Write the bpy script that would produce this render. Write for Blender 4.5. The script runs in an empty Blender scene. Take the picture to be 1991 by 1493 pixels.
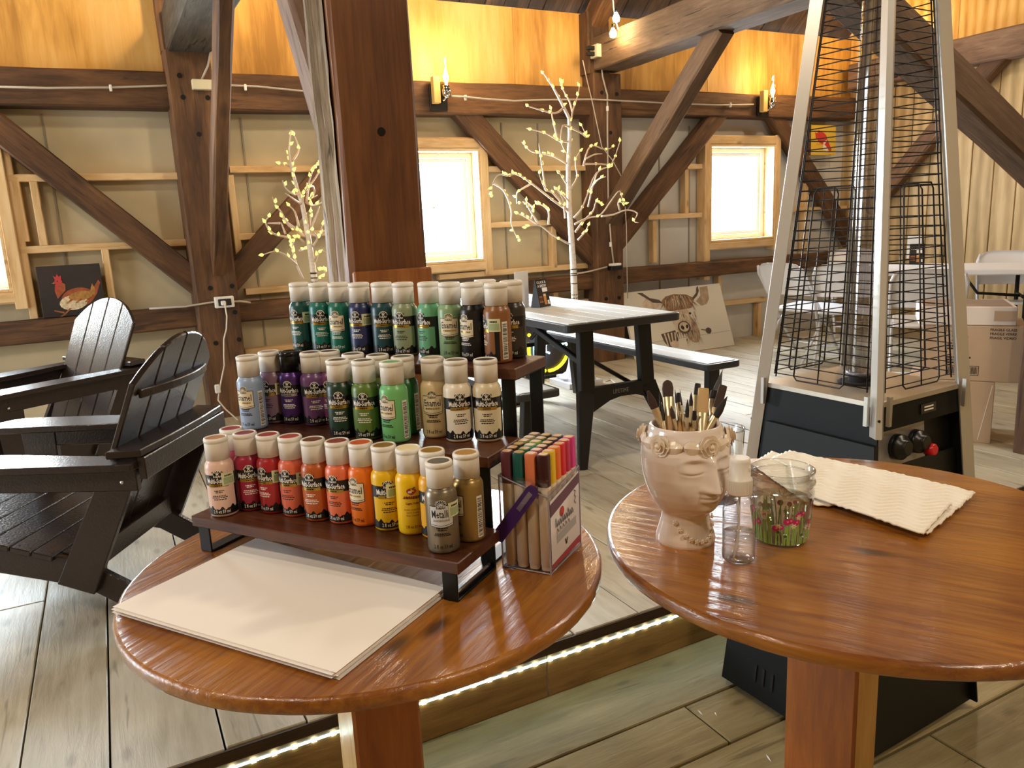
import bpy, bmesh, math, random
from mathutils import Vector as V, Matrix as M
R_ = random.Random(7)
sc = bpy.context.scene
COL = sc.collection
S, ZT, T1, T2, T3 = .195, 1.023, 1.075, 1.167, 1.26      # platform, table top, three shelf heights
PI = math.pi

# ---------------------------------------------------------------- camera, sky, exposure
cam = bpy.data.cameras.new('camera')
cam.sensor_width = 36; cam.sensor_fit = 'HORIZONTAL'; cam.lens = 27.122; cam.clip_start = .02
co = bpy.data.objects.new('camera', cam); COL.objects.link(co)
co.rotation_euler = M(((0.884270,0.135073,-0.447015),(-0.464754,0.161275,-0.870629),(-0.045506,0.977623,0.205386))).to_euler()
co.location = (0, 0, 1.45)
sc.camera = co
sc.view_settings.view_transform = 'Standard'; sc.view_settings.look = 'None'
sc.view_settings.gamma = 1; sc.view_settings.use_curve_mapping = False
sc.view_settings.exposure = .22
w = bpy.data.worlds.new('sky'); sc.world = w; w.use_nodes = True
bg = w.node_tree.nodes['Background']; bg.inputs[0].default_value = (.92, .96, 1, 1); bg.inputs[1].default_value = 3.2
sc.cycles.max_bounces = 8; sc.cycles.transparent_max_bounces = 16; sc.cycles.sample_clamp_indirect = 6
sc.cycles.caustics_reflective = False; sc.cycles.caustics_refractive = False
sc.cycles.use_denoising = True

def lamp(name, kind, loc, energy, col=(1, 1, 1), size=.1, size_y=None, aim=None, spread=None):
    l = bpy.data.lights.new(name, kind); l.energy = energy; l.color = col
    o = bpy.data.objects.new(name, l); COL.objects.link(o); o.location = loc
    if kind == 'AREA':
        l.size = size
        if size_y: l.shape = 'RECTANGLE'; l.size_y = size_y
        if spread: l.spread = spread
    else: l.shadow_soft_size = size
    if aim: o.rotation_euler = (V(aim) - V(loc)).to_track_quat('-Z', 'Y').to_euler()
    return o
WARM = (1, .70, .38)
# daylight at the three windows of the back wall
lamp('daylight_window', 'AREA', (2.4, 6.02, 1.59), 230, (.88, .95, 1), .62, .8, (2.3, 0, .9))
lamp('daylight_window', 'AREA', (5.56, 6.02, 1.62), 75, (.88, .95, 1), .72, .8, (5.0, 0, .7))
lamp('daylight_window', 'AREA', (-.95, 6.02, 1.6), 140, (.85, .94, 1), .72, .8, (-.4, 0, .6))
# added daylight from the left, at an unseen doorway opened for it
lamp('left_daylight_fill', 'AREA', (-4.4, 3.7, 1.6), 130, (.80, .91, 1), 2.6, 2.2, (0, 3, .6))
# warm unseen lights overhead; the deeper three added to brighten the back wall
for p in ((1.2, -1.2, 3.4), (-1.6, .4, 3.4), (3.6, .6, 3.4), (1.9, 3.3, 3.7), (5.2, 3.5, 3.7), (-1.3, 3.5, 3.6)):
    lamp('overhead_fill_light', 'POINT', p, 100 if p[1] < 1 else 62, (1, .83, .62), .12)

# ---------------------------------------------------------------- helpers
def link(o, parent=None):
    COL.objects.link(o)
    if parent is not None: o.parent = parent
    return o
def tag(o, label=None, cat=None, group=None, kind=None):
    if label: o['label'] = label
    if cat: o['category'] = cat
    if group: o['group'] = group
    if kind: o['kind'] = kind
    return o
def thing(name, label, cat, loc=(0, 0, 0), rz=0, group=None):
    o = bpy.data.objects.new(name, None); o.empty_display_size = .05
    COL.objects.link(o); o.location = loc; o.rotation_euler = (0, 0, rz)
    return tag(o, label, cat, group)
def struct(name, label=None):
    o = bpy.data.objects.new(name, None); COL.objects.link(o); o['kind'] = 'structure'
    if label: o['label'] = label
    return o
def wm(o):
    m = M.LocRotScale(o.location, o.rotation_euler, o.scale)
    return wm(o.parent) @ m if o.parent else m

class MB:
    """collects geometry for ONE mesh"""
    def __init__(s): s.v = []; s.f = []; s.m = []; s.sm = []
    def add(s, vs, fs, mi=0, smooth=False):
        b = len(s.v); s.v += [tuple(p) for p in vs]
        for f in fs: s.f.append(tuple(i + b for i in f)); s.m.append(mi); s.sm.append(smooth)
        return s
    def box(s, c, d, rot=None, mi=0, taper=1, shift=(0, 0)):
        x, y, z = d[0] / 2, d[1] / 2, d[2] / 2
        P = [V((sx * x * (taper if k else 1) + (shift[0] if k else 0), sy * y * (taper if k else 1) + (shift[1] if k else 0), (z if k else -z)))
             for k in (0, 1) for sx, sy in ((-1, -1), (1, -1), (1, 1), (-1, 1))]
        if rot is not None: P = [rot @ p for p in P]
        P = [p + V(c) for p in P]
        return s.add(P, [(3, 2, 1, 0), (4, 5, 6, 7), (0, 1, 5, 4), (1, 2, 6, 5), (2, 3, 7, 6), (3, 0, 4, 7)], mi)
    def bbox(s, c, d, b=.002, rot=None, mi=0):
        """box with chamfered edges"""
        x, y, z = [max(q / 2, 1e-5) for q in d]; b = min(b, x * .8, y * .8, z * .8)
        bm = bmesh.new(); bmesh.ops.create_cube(bm, size=2)
        for v in bm.verts: v.co = V((v.co.x * x, v.co.y * y, v.co.z * z))
        bmesh.ops.bevel(bm, geom=bm.edges[:], offset=b, segments=1, affect='EDGES', profile=.5)
        s.bm(bm, M.Translation(V(c)) @ (rot.to_4x4() if rot is not None else M.Identity(4)), mi); bm.free(); return s
    def bm(s, bm, mat=None, mi=0, smooth=False):
        bm.verts.index_update()
        return s.add([(mat @ v.co if mat else v.co.copy()) for v in bm.verts], [[v.index for v in f.verts] for f in bm.faces], mi, smooth)
    def lathe(s, prof, n=24, c=(0, 0, 0), mi=0, cap0=True, cap1=True, smooth=True, sc=(1, 1)):
        vs = []; fs = []
        for r, z in prof:
            for k in range(n):
                a = 2 * PI * k / n; vs.append((c[0] + r * math.cos(a) * sc[0], c[1] + r * math.sin(a) * sc[1], c[2] + z))
        for i in range(len(prof) - 1):
            for k in range(n):
                a, b2 = i * n + k, i * n + (k + 1) % n; fs.append((a, b2, b2 + n, a + n))
        s.add(vs, fs, mi, smooth)
        b = len(s.v) - len(vs)
        if cap0: s.f.append(tuple(b + k for k in range(n))[::-1]); s.m.append(mi); s.sm.append(False)
        if cap1: s.f.append(tuple(b + (len(prof) - 1) * n + k for k in range(n))); s.m.append(mi); s.sm.append(False)
        return s
    def tube(s, pts, r, n=8, mi=0, caps=True, smooth=True, flat=None):
        P = [V(p) for p in pts]; vs = []; fs = []
        N = len(P); rr = r if isinstance(r, (list, tuple)) else [r] * N
        up = None
        for i in range(N):
            t = (P[min(i + 1, N - 1)] - P[max(i - 1, 0)])
            if t.length < 1e-9: t = V((0, 0, 1))
            t.normalize()
            if up is None:
                up = V((0, 0, 1)) if abs(t.z) < .9 else V((0, 1, 0))
            a = t.cross(up)
            if a.length < 1e-6: a = t.orthogonal()
            a.normalize(); b2 = a.cross(t); up = b2
            for k in range(n):
                q = 2 * PI * k / n
                vs.append(P[i] + a * (math.cos(q) * rr[i]) + b2 * (math.sin(q) * rr[i] * (flat or 1)))
        for i in range(N - 1):
            for k in range(n):
                c0, c1 = i * n + k, i * n + (k + 1) % n; fs.append((c0, c1, c1 + n, c0 + n))
        b = len(s.v); s.add(vs, fs, mi, smooth)
        if caps:
            s.f.append(tuple(b + k for k in range(n))[::-1]); s.m.append(mi); s.sm.append(False)
            s.f.append(tuple(b + (N - 1) * n + k for k in range(n))); s.m.append(mi); s.sm.append(False)
        return s
    def prism(s, poly, d, mat=None, mi=0):
        """outline poly (x,y) extruded along z by d"""
        n = len(poly); vs = [V((x, y, 0)) for x, y in poly] + [V((x, y, d)) for x, y in poly]
        if mat: vs = [mat @ p for p in vs]
        return s.add(vs, [tuple(range(n))[::-1], tuple(range(n, 2 * n))] + [(i, (i + 1) % n, (i + 1) % n + n, i + n) for i in range(n)], mi)
    def ball(s, c, r, n=8, mi=0, sc=(1, 1, 1)):
        prof = [(max(1e-4, math.sin(PI * i / n)) * r, -math.cos(PI * i / n) * r * sc[2]) for i in range(n + 1)]
        return s.lathe(prof, max(6, n), c, mi, False, False, True, sc[:2])
    def mesh(s, name, mats):
        me = bpy.data.meshes.new(name); me.from_pydata([tuple(p) for p in s.v], [], s.f)
        for m in (mats if isinstance(mats, (list, tuple)) else [mats]): me.materials.append(m)
        me.polygons.foreach_set('material_index', s.m); me.polygons.foreach_set('use_smooth', s.sm)
        me.update(); return me
    def obj(s, name, mats, parent=None, world=False):
        me = s.mesh(name, mats)
        if world and parent is not None: me.transform(wm(parent).inverted())
        return link(bpy.data.objects.new(name, me), parent)

def rotz(a): return M.Rotation(a, 3, 'Z')
def frame(x, z=None):
    """3x3 rotation with local X along x and local Z near z"""
    x = V(x).normalized(); z = V(z if z is not None else (0, 0, 1))
    if abs(x.dot(z.normalized())) > .98: z = V((0, -1, 0))
    y = z.cross(x).normalized(); z = x.cross(y)
    return M((x, y, z)).transposed()
def dup(root, loc=None, rz=None, label=None, group=None):
    c = root.copy(); COL.objects.link(c)
    if loc is not None: c.location = loc
    if rz is not None: c.rotation_euler = (0, 0, rz)
    if label: c['label'] = label
    if group: c['group'] = group
    def kids(a, b):
        for ch in list(a.children):
            k = ch.copy(); COL.objects.link(k); k.parent = b; kids(ch, k)
    kids(root, c)
    return c
def setmat(o, m, i=0):
    o.material_slots[i].link = 'OBJECT'; o.material_slots[i].material = m

_txt = {}
def text_mesh(s, align='CENTER', bold=0.0, res=2):
    """flat letters of height 1 (cap height about .7), baseline 0 -> (verts, faces)"""
    k = (s, align, bold)
    if k not in _txt:
        cu = bpy.data.curves.new('t', 'FONT'); cu.body = s; cu.align_x = align; cu.resolution_u = res; cu.offset = bold
        o = bpy.data.objects.new('t', cu); COL.objects.link(o)
        dg = bpy.context.evaluated_depsgraph_get(); me = bpy.data.meshes.new_from_object(o.evaluated_get(dg))
        _txt[k] = ([v.co.copy() for v in me.vertices], [tuple(p.vertices) for p in me.polygons])
        bpy.data.objects.remove(o); bpy.data.curves.remove(cu); bpy.data.meshes.remove(me)
    return _txt[k]
def text_on(mb, s, mat4, w, h, mi=0, bold=0., align='CENTER'):
    """letters fitted into a w x h box centred on mat4's origin, in its XY plane"""
    vs, fs = text_mesh(s, align, bold)
    x0, x1 = min(v.x for v in vs), max(v.x for v in vs); y0, y1 = min(v.y for v in vs), max(v.y for v in vs)
    mb.add([mat4 @ V(((v.x - (x0 + x1) / 2) / (x1 - x0) * w, (v.y - (y0 + y1) / 2) / (y1 - y0) * h, 0)) for v in vs], fs, mi)


# ---------------------------------------------------------------- materials
def lin(c):
    if isinstance(c, str): c = [int(c[i:i + 2], 16) / 255 for i in (0, 2, 4)]
    return tuple((x / 12.92 if x <= .04045 else ((x + .055) / 1.055) ** 2.4) for x in c) + (1,)
_m = {}
def mat(name, col, rough=.5, metal=0., spec=.5, noise=0., nscale=20., bump=0., bscale=60., coat=0., trans=0., emit=None, estr=0., stretch=(1, 1, 1), vary=0.):
    if name in _m: return _m[name]
    m = bpy.data.materials.new(name); m.use_nodes = True; nt = m.node_tree; b = nt.nodes['Principled BSDF']; _m[name] = m
    c = lin(col); b.inputs['Base Color'].default_value = c; b.inputs['Roughness'].default_value = rough; b.inputs['Metallic'].default_value = metal
    b.inputs['Specular IOR Level'].default_value = spec; b.inputs['Coat Weight'].default_value = coat; b.inputs['Coat Roughness'].default_value = .08
    b.inputs['Transmission Weight'].default_value = trans
    if emit: b.inputs['Emission Color'].default_value = lin(emit); b.inputs['Emission Strength'].default_value = estr
    tc = mp = None
    if noise or bump or vary:
        tc = nt.nodes.new('ShaderNodeTexCoord'); mp = nt.nodes.new('ShaderNodeMapping'); mp.inputs['Scale'].default_value = stretch
        nt.links.new(tc.outputs['Object'], mp.inputs[0])
    if noise:
        n = nt.nodes.new('ShaderNodeTexNoise'); n.inputs['Scale'].default_value = nscale; n.inputs['Detail'].default_value = 5
        nt.links.new(mp.outputs[0], n.inputs[0])
        mr = nt.nodes.new('ShaderNodeMapRange'); mr.inputs[1].default_value = .3; mr.inputs[2].default_value = .7; mr.inputs[3].default_value = 1 - noise; mr.inputs[4].default_value = 1 + noise
        nt.links.new(n.outputs[0], mr.inputs[0])
        vm = nt.nodes.new('ShaderNodeVectorMath'); vm.operation = 'SCALE'; vm.inputs[0].default_value = c[:3]
        nt.links.new(mr.outputs[0], vm.inputs['Scale']); nt.links.new(vm.outputs[0], b.inputs['Base Color'])
    if bump:
        n = nt.nodes.new('ShaderNodeTexNoise'); n.inputs['Scale'].default_value = bscale; n.inputs['Detail'].default_value = 4
        nt.links.new(mp.outputs[0], n.inputs[0]); bp = nt.nodes.new('ShaderNodeBump'); bp.inputs['Strength'].default_value = bump; bp.inputs['Distance'].default_value = .01
        nt.links.new(n.outputs[0], bp.inputs['Height']); nt.links.new(bp.outputs[0], b.inputs['Normal'])
    return m

def wood(name, dark, mid, light, rough=.55, scale=1., stretch=12., knots=.5, bump=.25, coat=0., vary=.25, axis='X', rings=0., grain=1., knotscale=2.2, roughvar=0., cracks=0., flat=0):
    """long-grained wood; grain runs along the object's local axis"""
    if name in _m: return _m[name]
    m = bpy.data.materials.new(name); m.use_nodes = True; nt = m.node_tree; N = nt.nodes; L = nt.links; b = N['Principled BSDF']; _m[name] = m
    tc = N.new('ShaderNodeTexCoord'); oi = N.new('ShaderNodeObjectInfo')
    sc_ = N.new('ShaderNodeVectorMath'); sc_.operation = 'SCALE'; sc_.inputs[0].default_value = (37, 23, 11); L.new(oi.outputs['Random'], sc_.inputs['Scale'])
    ad = N.new('ShaderNodeVectorMath'); ad.operation = 'ADD'; L.new(tc.outputs['Object'], ad.inputs[0]); L.new(sc_.outputs[0], ad.inputs[1])
    def mapped(along, across):
        mp = N.new('ShaderNodeMapping'); v = [across] * 3; v['XYZ'.index(axis)] = along; mp.inputs['Scale'].default_value = v; L.new(ad.outputs[0], mp.inputs[0]); return mp
    def noise(mp, s, d=5, dist=0., r=.6):
        n = N.new('ShaderNodeTexNoise'); n.inputs['Scale'].default_value = s; n.inputs['Detail'].default_value = d; n.inputs['Distortion'].default_value = dist; n.inputs['Roughness'].default_value = r
        L.new(mp.outputs[0], n.inputs[0]); return n
    def math_(op, a, c, clamp=False):
        n = N.new('ShaderNodeMath'); n.operation = op; n.use_clamp = clamp
        for i, q in enumerate((a, c)):
            if isinstance(q, (int, float)): n.inputs[i].default_value = q
            else: L.new(q, n.inputs[i])
        return n.outputs[0]
    big = noise(mapped(1.0 * scale, 3.5 * scale), 1.6, 3, .3)
    fine = noise(mapped(1.0 * scale, stretch * scale), 5, 6, .5, .65)
    h = math_('ADD', math_('MULTIPLY', big.outputs[0], .75), math_('MULTIPLY', fine.outputs[0], .55 * grain))
    if rings:
        wv = N.new('ShaderNodeTexWave'); wv.wave_type = 'BANDS'; wv.bands_direction = 'Y' if axis != 'Y' else 'X'; wv.inputs['Scale'].default_value = rings; wv.inputs['Distortion'].default_value = 7; wv.inputs['Detail'].default_value = 2; wv.inputs['Detail Scale'].default_value = .6
        L.new(mapped(.25 * scale, 1 * scale).outputs[0], wv.inputs[0]); h = math_('ADD', h, math_('MULTIPLY', math_('SUBTRACT', wv.outputs[1], .5), .32))
    rp = N.new('ShaderNodeValToRGB'); e = rp.color_ramp.elements; e[0].position = .38; e[0].color = lin(dark); e[1].position = .9; e[1].color = lin(light)
    k = e.new(.62); k.color = lin(mid); L.new(h, rp.inputs[0]); col = rp.outputs[0]
    # knots
    if knots:
        vo = N.new('ShaderNodeTexVoronoi'); vo.voronoi_dimensions = '2D' if flat else '3D'; vo.inputs['Scale'].default_value = knotscale; L.new(mapped(1, 2.6).outputs[0], vo.inputs[0])
        mr = N.new('ShaderNodeMapRange'); mr.inputs[1].default_value = .05 if not flat else .03; mr.inputs[2].default_value = .17 if not flat else .085; mr.inputs[3].default_value = knots; mr.inputs[4].default_value = 0
        L.new(vo.outputs['Distance'], mr.inputs[0])
        mx = N.new('ShaderNodeMix'); mx.data_type = 'RGBA'; L.new(mr.outputs[0], mx.inputs[0]); L.new(col, mx.inputs[6]); d = lin(dark); mx.inputs[7].default_value = (d[0] * .35, d[1] * .3, d[2] * .3, 1); col = mx.outputs[2]
    if cracks:
        cn = noise(mapped(.7 * scale, 9 * scale), 3, 3, 1.2, .5)
        mr = N.new('ShaderNodeMapRange'); mr.inputs[1].default_value = .30; mr.inputs[2].default_value = .36; mr.inputs[3].default_value = cracks; mr.inputs[4].default_value = 0
        L.new(cn.outputs[0], mr.inputs[0]); mx = N.new('ShaderNodeMix'); mx.data_type = 'RGBA'; L.new(mr.outputs[0], mx.inputs[0]); L.new(col, mx.inputs[6]); d = lin(dark); mx.inputs[7].default_value = (d[0] * .3, d[1] * .3, d[2] * .3, 1); col = mx.outputs[2]
    # each piece a little different
    hs = N.new('ShaderNodeHueSaturation'); v = N.new('ShaderNodeMapRange'); v.inputs[3].default_value = 1 - vary; v.inputs[4].default_value = 1 + vary; L.new(oi.outputs['Random'], v.inputs[0])
    L.new(v.outputs[0], hs.inputs['Value']); L.new(col, hs.inputs['Color']); L.new(hs.outputs[0], b.inputs['Base Color'])
    b.inputs['Roughness'].default_value = rough; b.inputs['Coat Weight'].default_value = coat; b.inputs['Coat Roughness'].default_value = .07
    if roughvar: L.new(math_('ADD', math_('MULTIPLY', big.outputs[0], roughvar), rough - roughvar / 2, True), b.inputs['Roughness'])
    if bump:
        bp = N.new('ShaderNodeBump'); bp.inputs['Strength'].default_value = bump; bp.inputs['Distance'].default_value = .006; L.new(fine.outputs[0], bp.inputs['Height']); L.new(bp.outputs[0], b.inputs['Normal'])
        if coat: L.new(bp.outputs[0], b.inputs['Coat Normal'])
    return m

def glass(name, tint=(1, 1, 1), strength=1., rough=.02, base=.04, dark=.8, power=3.):
    """thin clear glass or plastic: transparent with a Fresnel reflection"""
    if name in _m: return _m[name]
    m = bpy.data.materials.new(name); m.use_nodes = True; nt = m.node_tree; N = nt.nodes; L = nt.links; _m[name] = m
    N.remove(N['Principled BSDF']); out = N['Material Output']
    t = N.new('ShaderNodeBsdfTransparent'); edge = N.new('ShaderNodeMix'); edge.data_type = 'RGBA'; edge.inputs[6].default_value = tuple(tint) + (1,); edge.inputs[7].default_value = tuple(q * dark for q in tint) + (1,); L.new(edge.outputs[2], t.inputs[0])
    g = N.new('ShaderNodeBsdfGlossy'); g.inputs['Roughness'].default_value = rough
    lw = N.new('ShaderNodeLayerWeight'); lw.inputs[0].default_value = .5
    pw = N.new('ShaderNodeMath'); pw.operation = 'POWER'; pw.inputs[1].default_value = power; L.new(lw.outputs['Facing'], pw.inputs[0]); L.new(pw.outputs[0], edge.inputs[0])
    mr = N.new('ShaderNodeMapRange'); mr.inputs[3].default_value = base; mr.inputs[4].default_value = strength; L.new(pw.outputs[0], mr.inputs[0])
    mx = N.new('ShaderNodeMixShader'); L.new(mr.outputs[0], mx.inputs[0]); L.new(t.outputs[0], mx.inputs[1]); L.new(g.outputs[0], mx.inputs[2]); L.new(mx.outputs[0], out.inputs[0])
    return m
def glow(name, col, s): return mat(name, col, emit=col, estr=s)

W_TIMBER = wood('old_timber', '2f1d10', '573a22', '805a36', .75, 1, 9, .5, .5, vary=.12, cracks=.5)
W_POST = wood('brown_post', '3d200b', '683a12', '875422', .6, 1, 14, .0, .25, vary=.05)
W_GREY = wood('weathered_timber', '4a3d30', '85725a', 'b8a58a', .85, 1, 16, .1, .9, vary=.08, cracks=.9)
W_PINE = wood('new_pine', 'b48a58', 'dab682', 'ead0a4', .6, 1, 8, .55, .1, vary=.08, knotscale=3.5)
W_PLY = wood('fir_plywood', 'a8772c', 'd4a04c', 'e6bc74', .6, .55, 10, .12, .12, vary=.04, axis='Z', rings=6.5, knotscale=1.2)
W_SIDING = wood('siding_plywood', '93794c', 'ad9060', 'c2a678', .6, .6, 10, .2, .12, vary=.03, axis='Z', rings=5, knotscale=1.3)
W_FLOOR = wood('worn_floorboard', '807763', 'b0a792', 'c9c1af', .48, .9, 9, .35, .35, vary=.10, axis='Y', knotscale=2.0, roughvar=.3, cracks=.4, flat=1)
W_FLOORX = wood('lower_floorboard', '716347', '968760', 'b1a480', .42, .9, 9, .4, .35, vary=.10, axis='X', knotscale=2.2, roughvar=.3, cracks=.45, flat=1)
W_RISER = wood('step_board', '5c4322', '86663a', 'a5844f', .5, .9, 9, .4, .3, vary=.03, cracks=.3)
W_ROOF = wood('dark_roof_board', '1c130e', '38281c', '5c4632', .8, 1, 9, .3, .4, vary=.45, axis='X', cracks=.4)
W_TABLE = wood('varnished_pine', '452106', '80460c', 'ac6e1e', .35, 1.6, 11, .8, .28, coat=1., vary=.03, axis='Y', rings=0, grain=1.35, knotscale=2.6, flat=1)
W_LEG = wood('varnished_leg', '6b3206', '97510e', 'b56d1e', .4, 1.5, 9, .7, .15, coat=.5, vary=.25, axis='Z', knotscale=3.)
W_LEGPALE = wood('pale_leg_edge', 'b28440', 'd8ac66', 'e8c890', .4, 1.5, 9, .5, .15, coat=.4, vary=.05, axis='Z', knotscale=4.)
W_SHELF = wood('walnut_shelf', '2b140b', '4d2817', '6d3e24', .38, 3, 10, 0, .15, coat=.2, vary=.04, axis='X')
M_SHEET2 = mat('pale_sheeting', 'd2cfc8', .8, noise=.06, nscale=3, bump=.25, bscale=4)
M_SHEET = mat('wall_sheeting', 'c9ba98', .8, noise=.10, nscale=3, bump=.35, bscale=4)
M_BLACKM = mat('black_metal', '0d0d0f', .4, .3)
M_SCREW = mat('bright_screw', 'c8c8c8', .3, 1)
M_WHITEP = mat('white_plastic', 'ece9e2', .4)
M_CABLE = mat('grey_cable', 'b9aea2', .5)
M_CABLEW = mat('white_cable', 'e4dcd2', .5)
M_DARK = mat('dark_hole', '120a06', .9)


# ---------------------------------------------------------------- timbers
def timber(name, p0, p1, w_, h_, m, parent=None, up=(0, 0, 1), wob=.004, seed=0, n=None, taper=1.):
    """hewn beam between two points; local X runs along it, w_ across, h_ along 'up'"""
    p0, p1 = V(p0), V(p1); L_ = (p1 - p0).length; r = random.Random(seed * 31 + 5); n = n or max(2, int(L_ / .35))
    c = .012 if min(w_, h_) > .07 else .004
    sec = [(-1, -1, c, 0), (1, -1, -c, 0), (1, -1, 0, c), (1, 1, 0, -c), (1, 1, -c, 0), (-1, 1, c, 0), (-1, 1, 0, -c), (-1, -1, 0, c)]
    vs = []; fs = []
    for i in range(n + 1):
        t = i / n; k = 1 + (taper - 1) * t
        wy = [r.uniform(-wob, wob) for _ in range(4)]
        for j, (a, b, da, db) in enumerate(sec):
            vs.append((L_ * (t - .5), a * w_ / 2 * k + da + wy[j // 2] * a, b * h_ / 2 * k + db + wy[(j // 2 + 1) % 4] * b))
    for i in range(n):
        for j in range(8): a, b = i * 8 + j, i * 8 + (j + 1) % 8; fs.append((a, b, b + 8, a + 8))
    mb = MB().add(vs, fs); mb.add(vs[:8], [tuple(range(8))[::-1]]); mb.add(vs[-8:], [tuple(range(8))])
    o = mb.obj(name, m, parent)
    o.matrix_basis = M.Translation((p0 + p1) / 2) @ frame(p1 - p0, up).to_4x4()
    return o
def pegs(o, pts, r=.016):
    """dark peg holes on a timber, as a part of it (pts in world space)"""
    inv = o.matrix_basis.inverted()
    for p, nrm in pts:
        mb = MB()
        q = frame(nrm, (0, 0, 1)) if abs(V(nrm).z) < .9 else frame(nrm, (0, 1, 0))
        a = 12; vs = [inv @ (V(p) + V(nrm) * .004 + q @ V((0, math.cos(2 * PI * i / a) * r, math.sin(2 * PI * i / a) * r))) for i in range(a)]
        vs += [inv @ (V(p) - V(nrm) * .03 + q @ V((0, math.cos(2 * PI * i / a) * r, math.sin(2 * PI * i / a) * r))) for i in range(a)]
        mb.add(vs, [tuple(range(a))] + [(i, (i + 1) % a, (i + 1) % a + a, i + a) for i in range(a)])
        mb.obj('peg_hole', M_DARK, o)

# ---------------------------------------------------------------- floors
floor = struct('floor')
xs = [-3.2]
while xs[-1] < -.6: xs.append(xs[-1] + R_.uniform(.2, .27))
xs = xs[:-1] + [-.58, -.35, -.152, .106]
while xs[-1] < 7.4: xs.append(xs[-1] + R_.uniform(.17, .25))
def plank(x0, x1, y0, y1, zt, th, m, parent):
    o = MB().bbox((0, 0, 0), (x1 - x0 - .005, y1 - y0 - .004, th), .003).obj('plank', m, parent)
    o.location = ((x0 + x1) / 2, (y0 + y1) / 2, zt - th / 2 + R_.uniform(-.0015, .0015)); return o
for i in range(len(xs) - 1):
    y = 1.862 + R_.uniform(-.006, .008)
    cuts = [y, y + R_.uniform(1.2, 3.2), 5.98] if R_.random() < .65 else [y, 5.98]
    for a, b in zip(cuts[:-1], cuts[1:]): plank(xs[i], xs[i + 1], a, b, S, .034, W_FLOOR, floor)
MB().box((2.1, 3.95, S - .06), (10.8, 4.1, .045)).obj('subfloor', M_DARK, floor)
floor2 = struct('floor')
ys = [1.9, 1.63, 1.433, 1.179]
while ys[-1] > -1.6: ys.append(ys[-1] - R_.uniform(.2, .26))
for a, b in zip(ys[1:], ys[:-1]):
    cut = R_.uniform(-1.5, 4.5)
    for x0, x1 in ((-3.2, cut), (cut, 6.2)): plank(x0, x1, a, b - .004, 0, .034, W_FLOORX, floor2)
MB().box((1.5, .1, -.06), (9.6, 3.7, .045)).obj('subfloor', M_DARK, floor2)
mb = MB()
for pts in ([(1.0807,1.5983,0.0008),(1.138,1.5868,0.0008),(1.196,1.5751,0.0008)], [(1.196,1.5751,0.0008),(1.1895,1.5478,0.0008),(1.2009,1.5256,0.0008),(1.1922,1.5057,0.0008),(1.1794,1.4741,0.0008)], [(1.1451,1.4662,0.0008),(1.1228,1.4424,0.0008)]):
    for k in range(len(pts) - 1):
        a, b = V(pts[k]), V(pts[k + 1]); q = V((-(b - a).y, (b - a).x, 0)).normalized() * .0022; mb.add([a - q, b - q, b + q, a + q], [(0, 1, 2, 3)])
mb.obj('crack', M_DARK, floor2)['kind'] = 'stuff'
# the step between them: riser boards and the LED strip under the plank edge
tr = struct('trim_1')
for x0, x1 in ((-3.2, 1.04), (1.043, 6.2)):
    o = MB().bbox((0, 0, 0), (x1 - x0, .03, S - .036), .003).obj('riser_board', W_RISER, tr); o.location = ((x0 + x1) / 2, 1.895, (S - .036) / 2)
MB().box((1.5, 1.8585, S - .019), (9.4, .005, .034)).obj('edge_shade_strip', wood('edge_shade', '1e140b', '35261a', '54402c', .7, 1, 10, .2, .4, vary=.02), tr)  # dark strip: shade on the plank fronts put into its colour
M_LED = glow('led_strip_light', 'aee8ff', 12.); M_LEDDOT = glow('led_dot', 'f6ffe0', 26.)
led = thing('led_strip', 'glowing white LED strip light stuck under the edge of the platform step', 'light strip', (0, 1.878, S - .068))
mb = MB(); mb.box((1.5, .001, 0), (8.8, .003, .006)); mb.obj('strip', M_LED, led)
mb = MB()
x = -2.9
while x < 5.9: mb.box((x, -.0015, 0), (.012, .004, .008)); x += .052
tag(mb.obj('diode', M_LEDDOT, led), kind='stuff')

# ---------------------------------------------------------------- back wall
wall = struct('wall_back')
HOLES = [(2.04, 2.76, 1.15, 2.03), (5.14, 5.97, 1.17, 2.07), (-1.36, -.525, 1.165, 2.06)]   # window openings x0 x1 z0 z1
mb = MB(); mb_2 = MB(); gx = sorted({-3.2, 3.9, 7.2} | {h[i] for h in HOLES for i in (0, 1)}); gz = sorted({-.05, 2.62} | {h[i] for h in HOLES for i in (2, 3)})
for a, b in zip(gx[:-1], gx[1:]):
    for c, d in zip(gz[:-1], gz[1:]):
        if any(h[0] <= a and b <= h[1] and h[2] <= c and d <= h[3] for h in HOLES): continue
        (mb if b <= 3.9 else mb_2).box(((a + b) / 2, 5.89, (c + d) / 2), (b - a, .05, d - c))
mb.obj('sheeting', M_SHEET, wall); mb_2.obj('sheeting', M_SHEET2, wall)
# plywood panels above the girt
px_ = [-4.55, -3.2, -1.75, -.53, .69, 1.91, 3.13, 3.92, 5.14, 6.36, 7.1]
for a, b in zip(px_[:-1], px_[1:]):
    o = MB().bbox((0, 0, 0), (b - a - .003, .014, .68), .002).obj('plywood_panel', W_PLY, wall); o.location = ((a + b) / 2, 5.80, 2.77)
# vertical seams of the sheeting: thin battens showing as dark lines
for x in (-.22, .98, 1.55, 3.02, 3.36, 4.63, 4.98):
    o = MB().box((0, 0, 0), (.012, .012, 2.05)).obj('seam_batten', mat('seam', '9b917f', .8), wall); o.location = (x, 5.862, 1.22)

def beam(label, p0, p1, w_, h_, m=None, name='beam', cat='beam', group=None, **k):
    o = timber(name, p0, p1, w_, h_, m or W_TIMBER, **k); return tag(o, label, cat, group)
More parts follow.
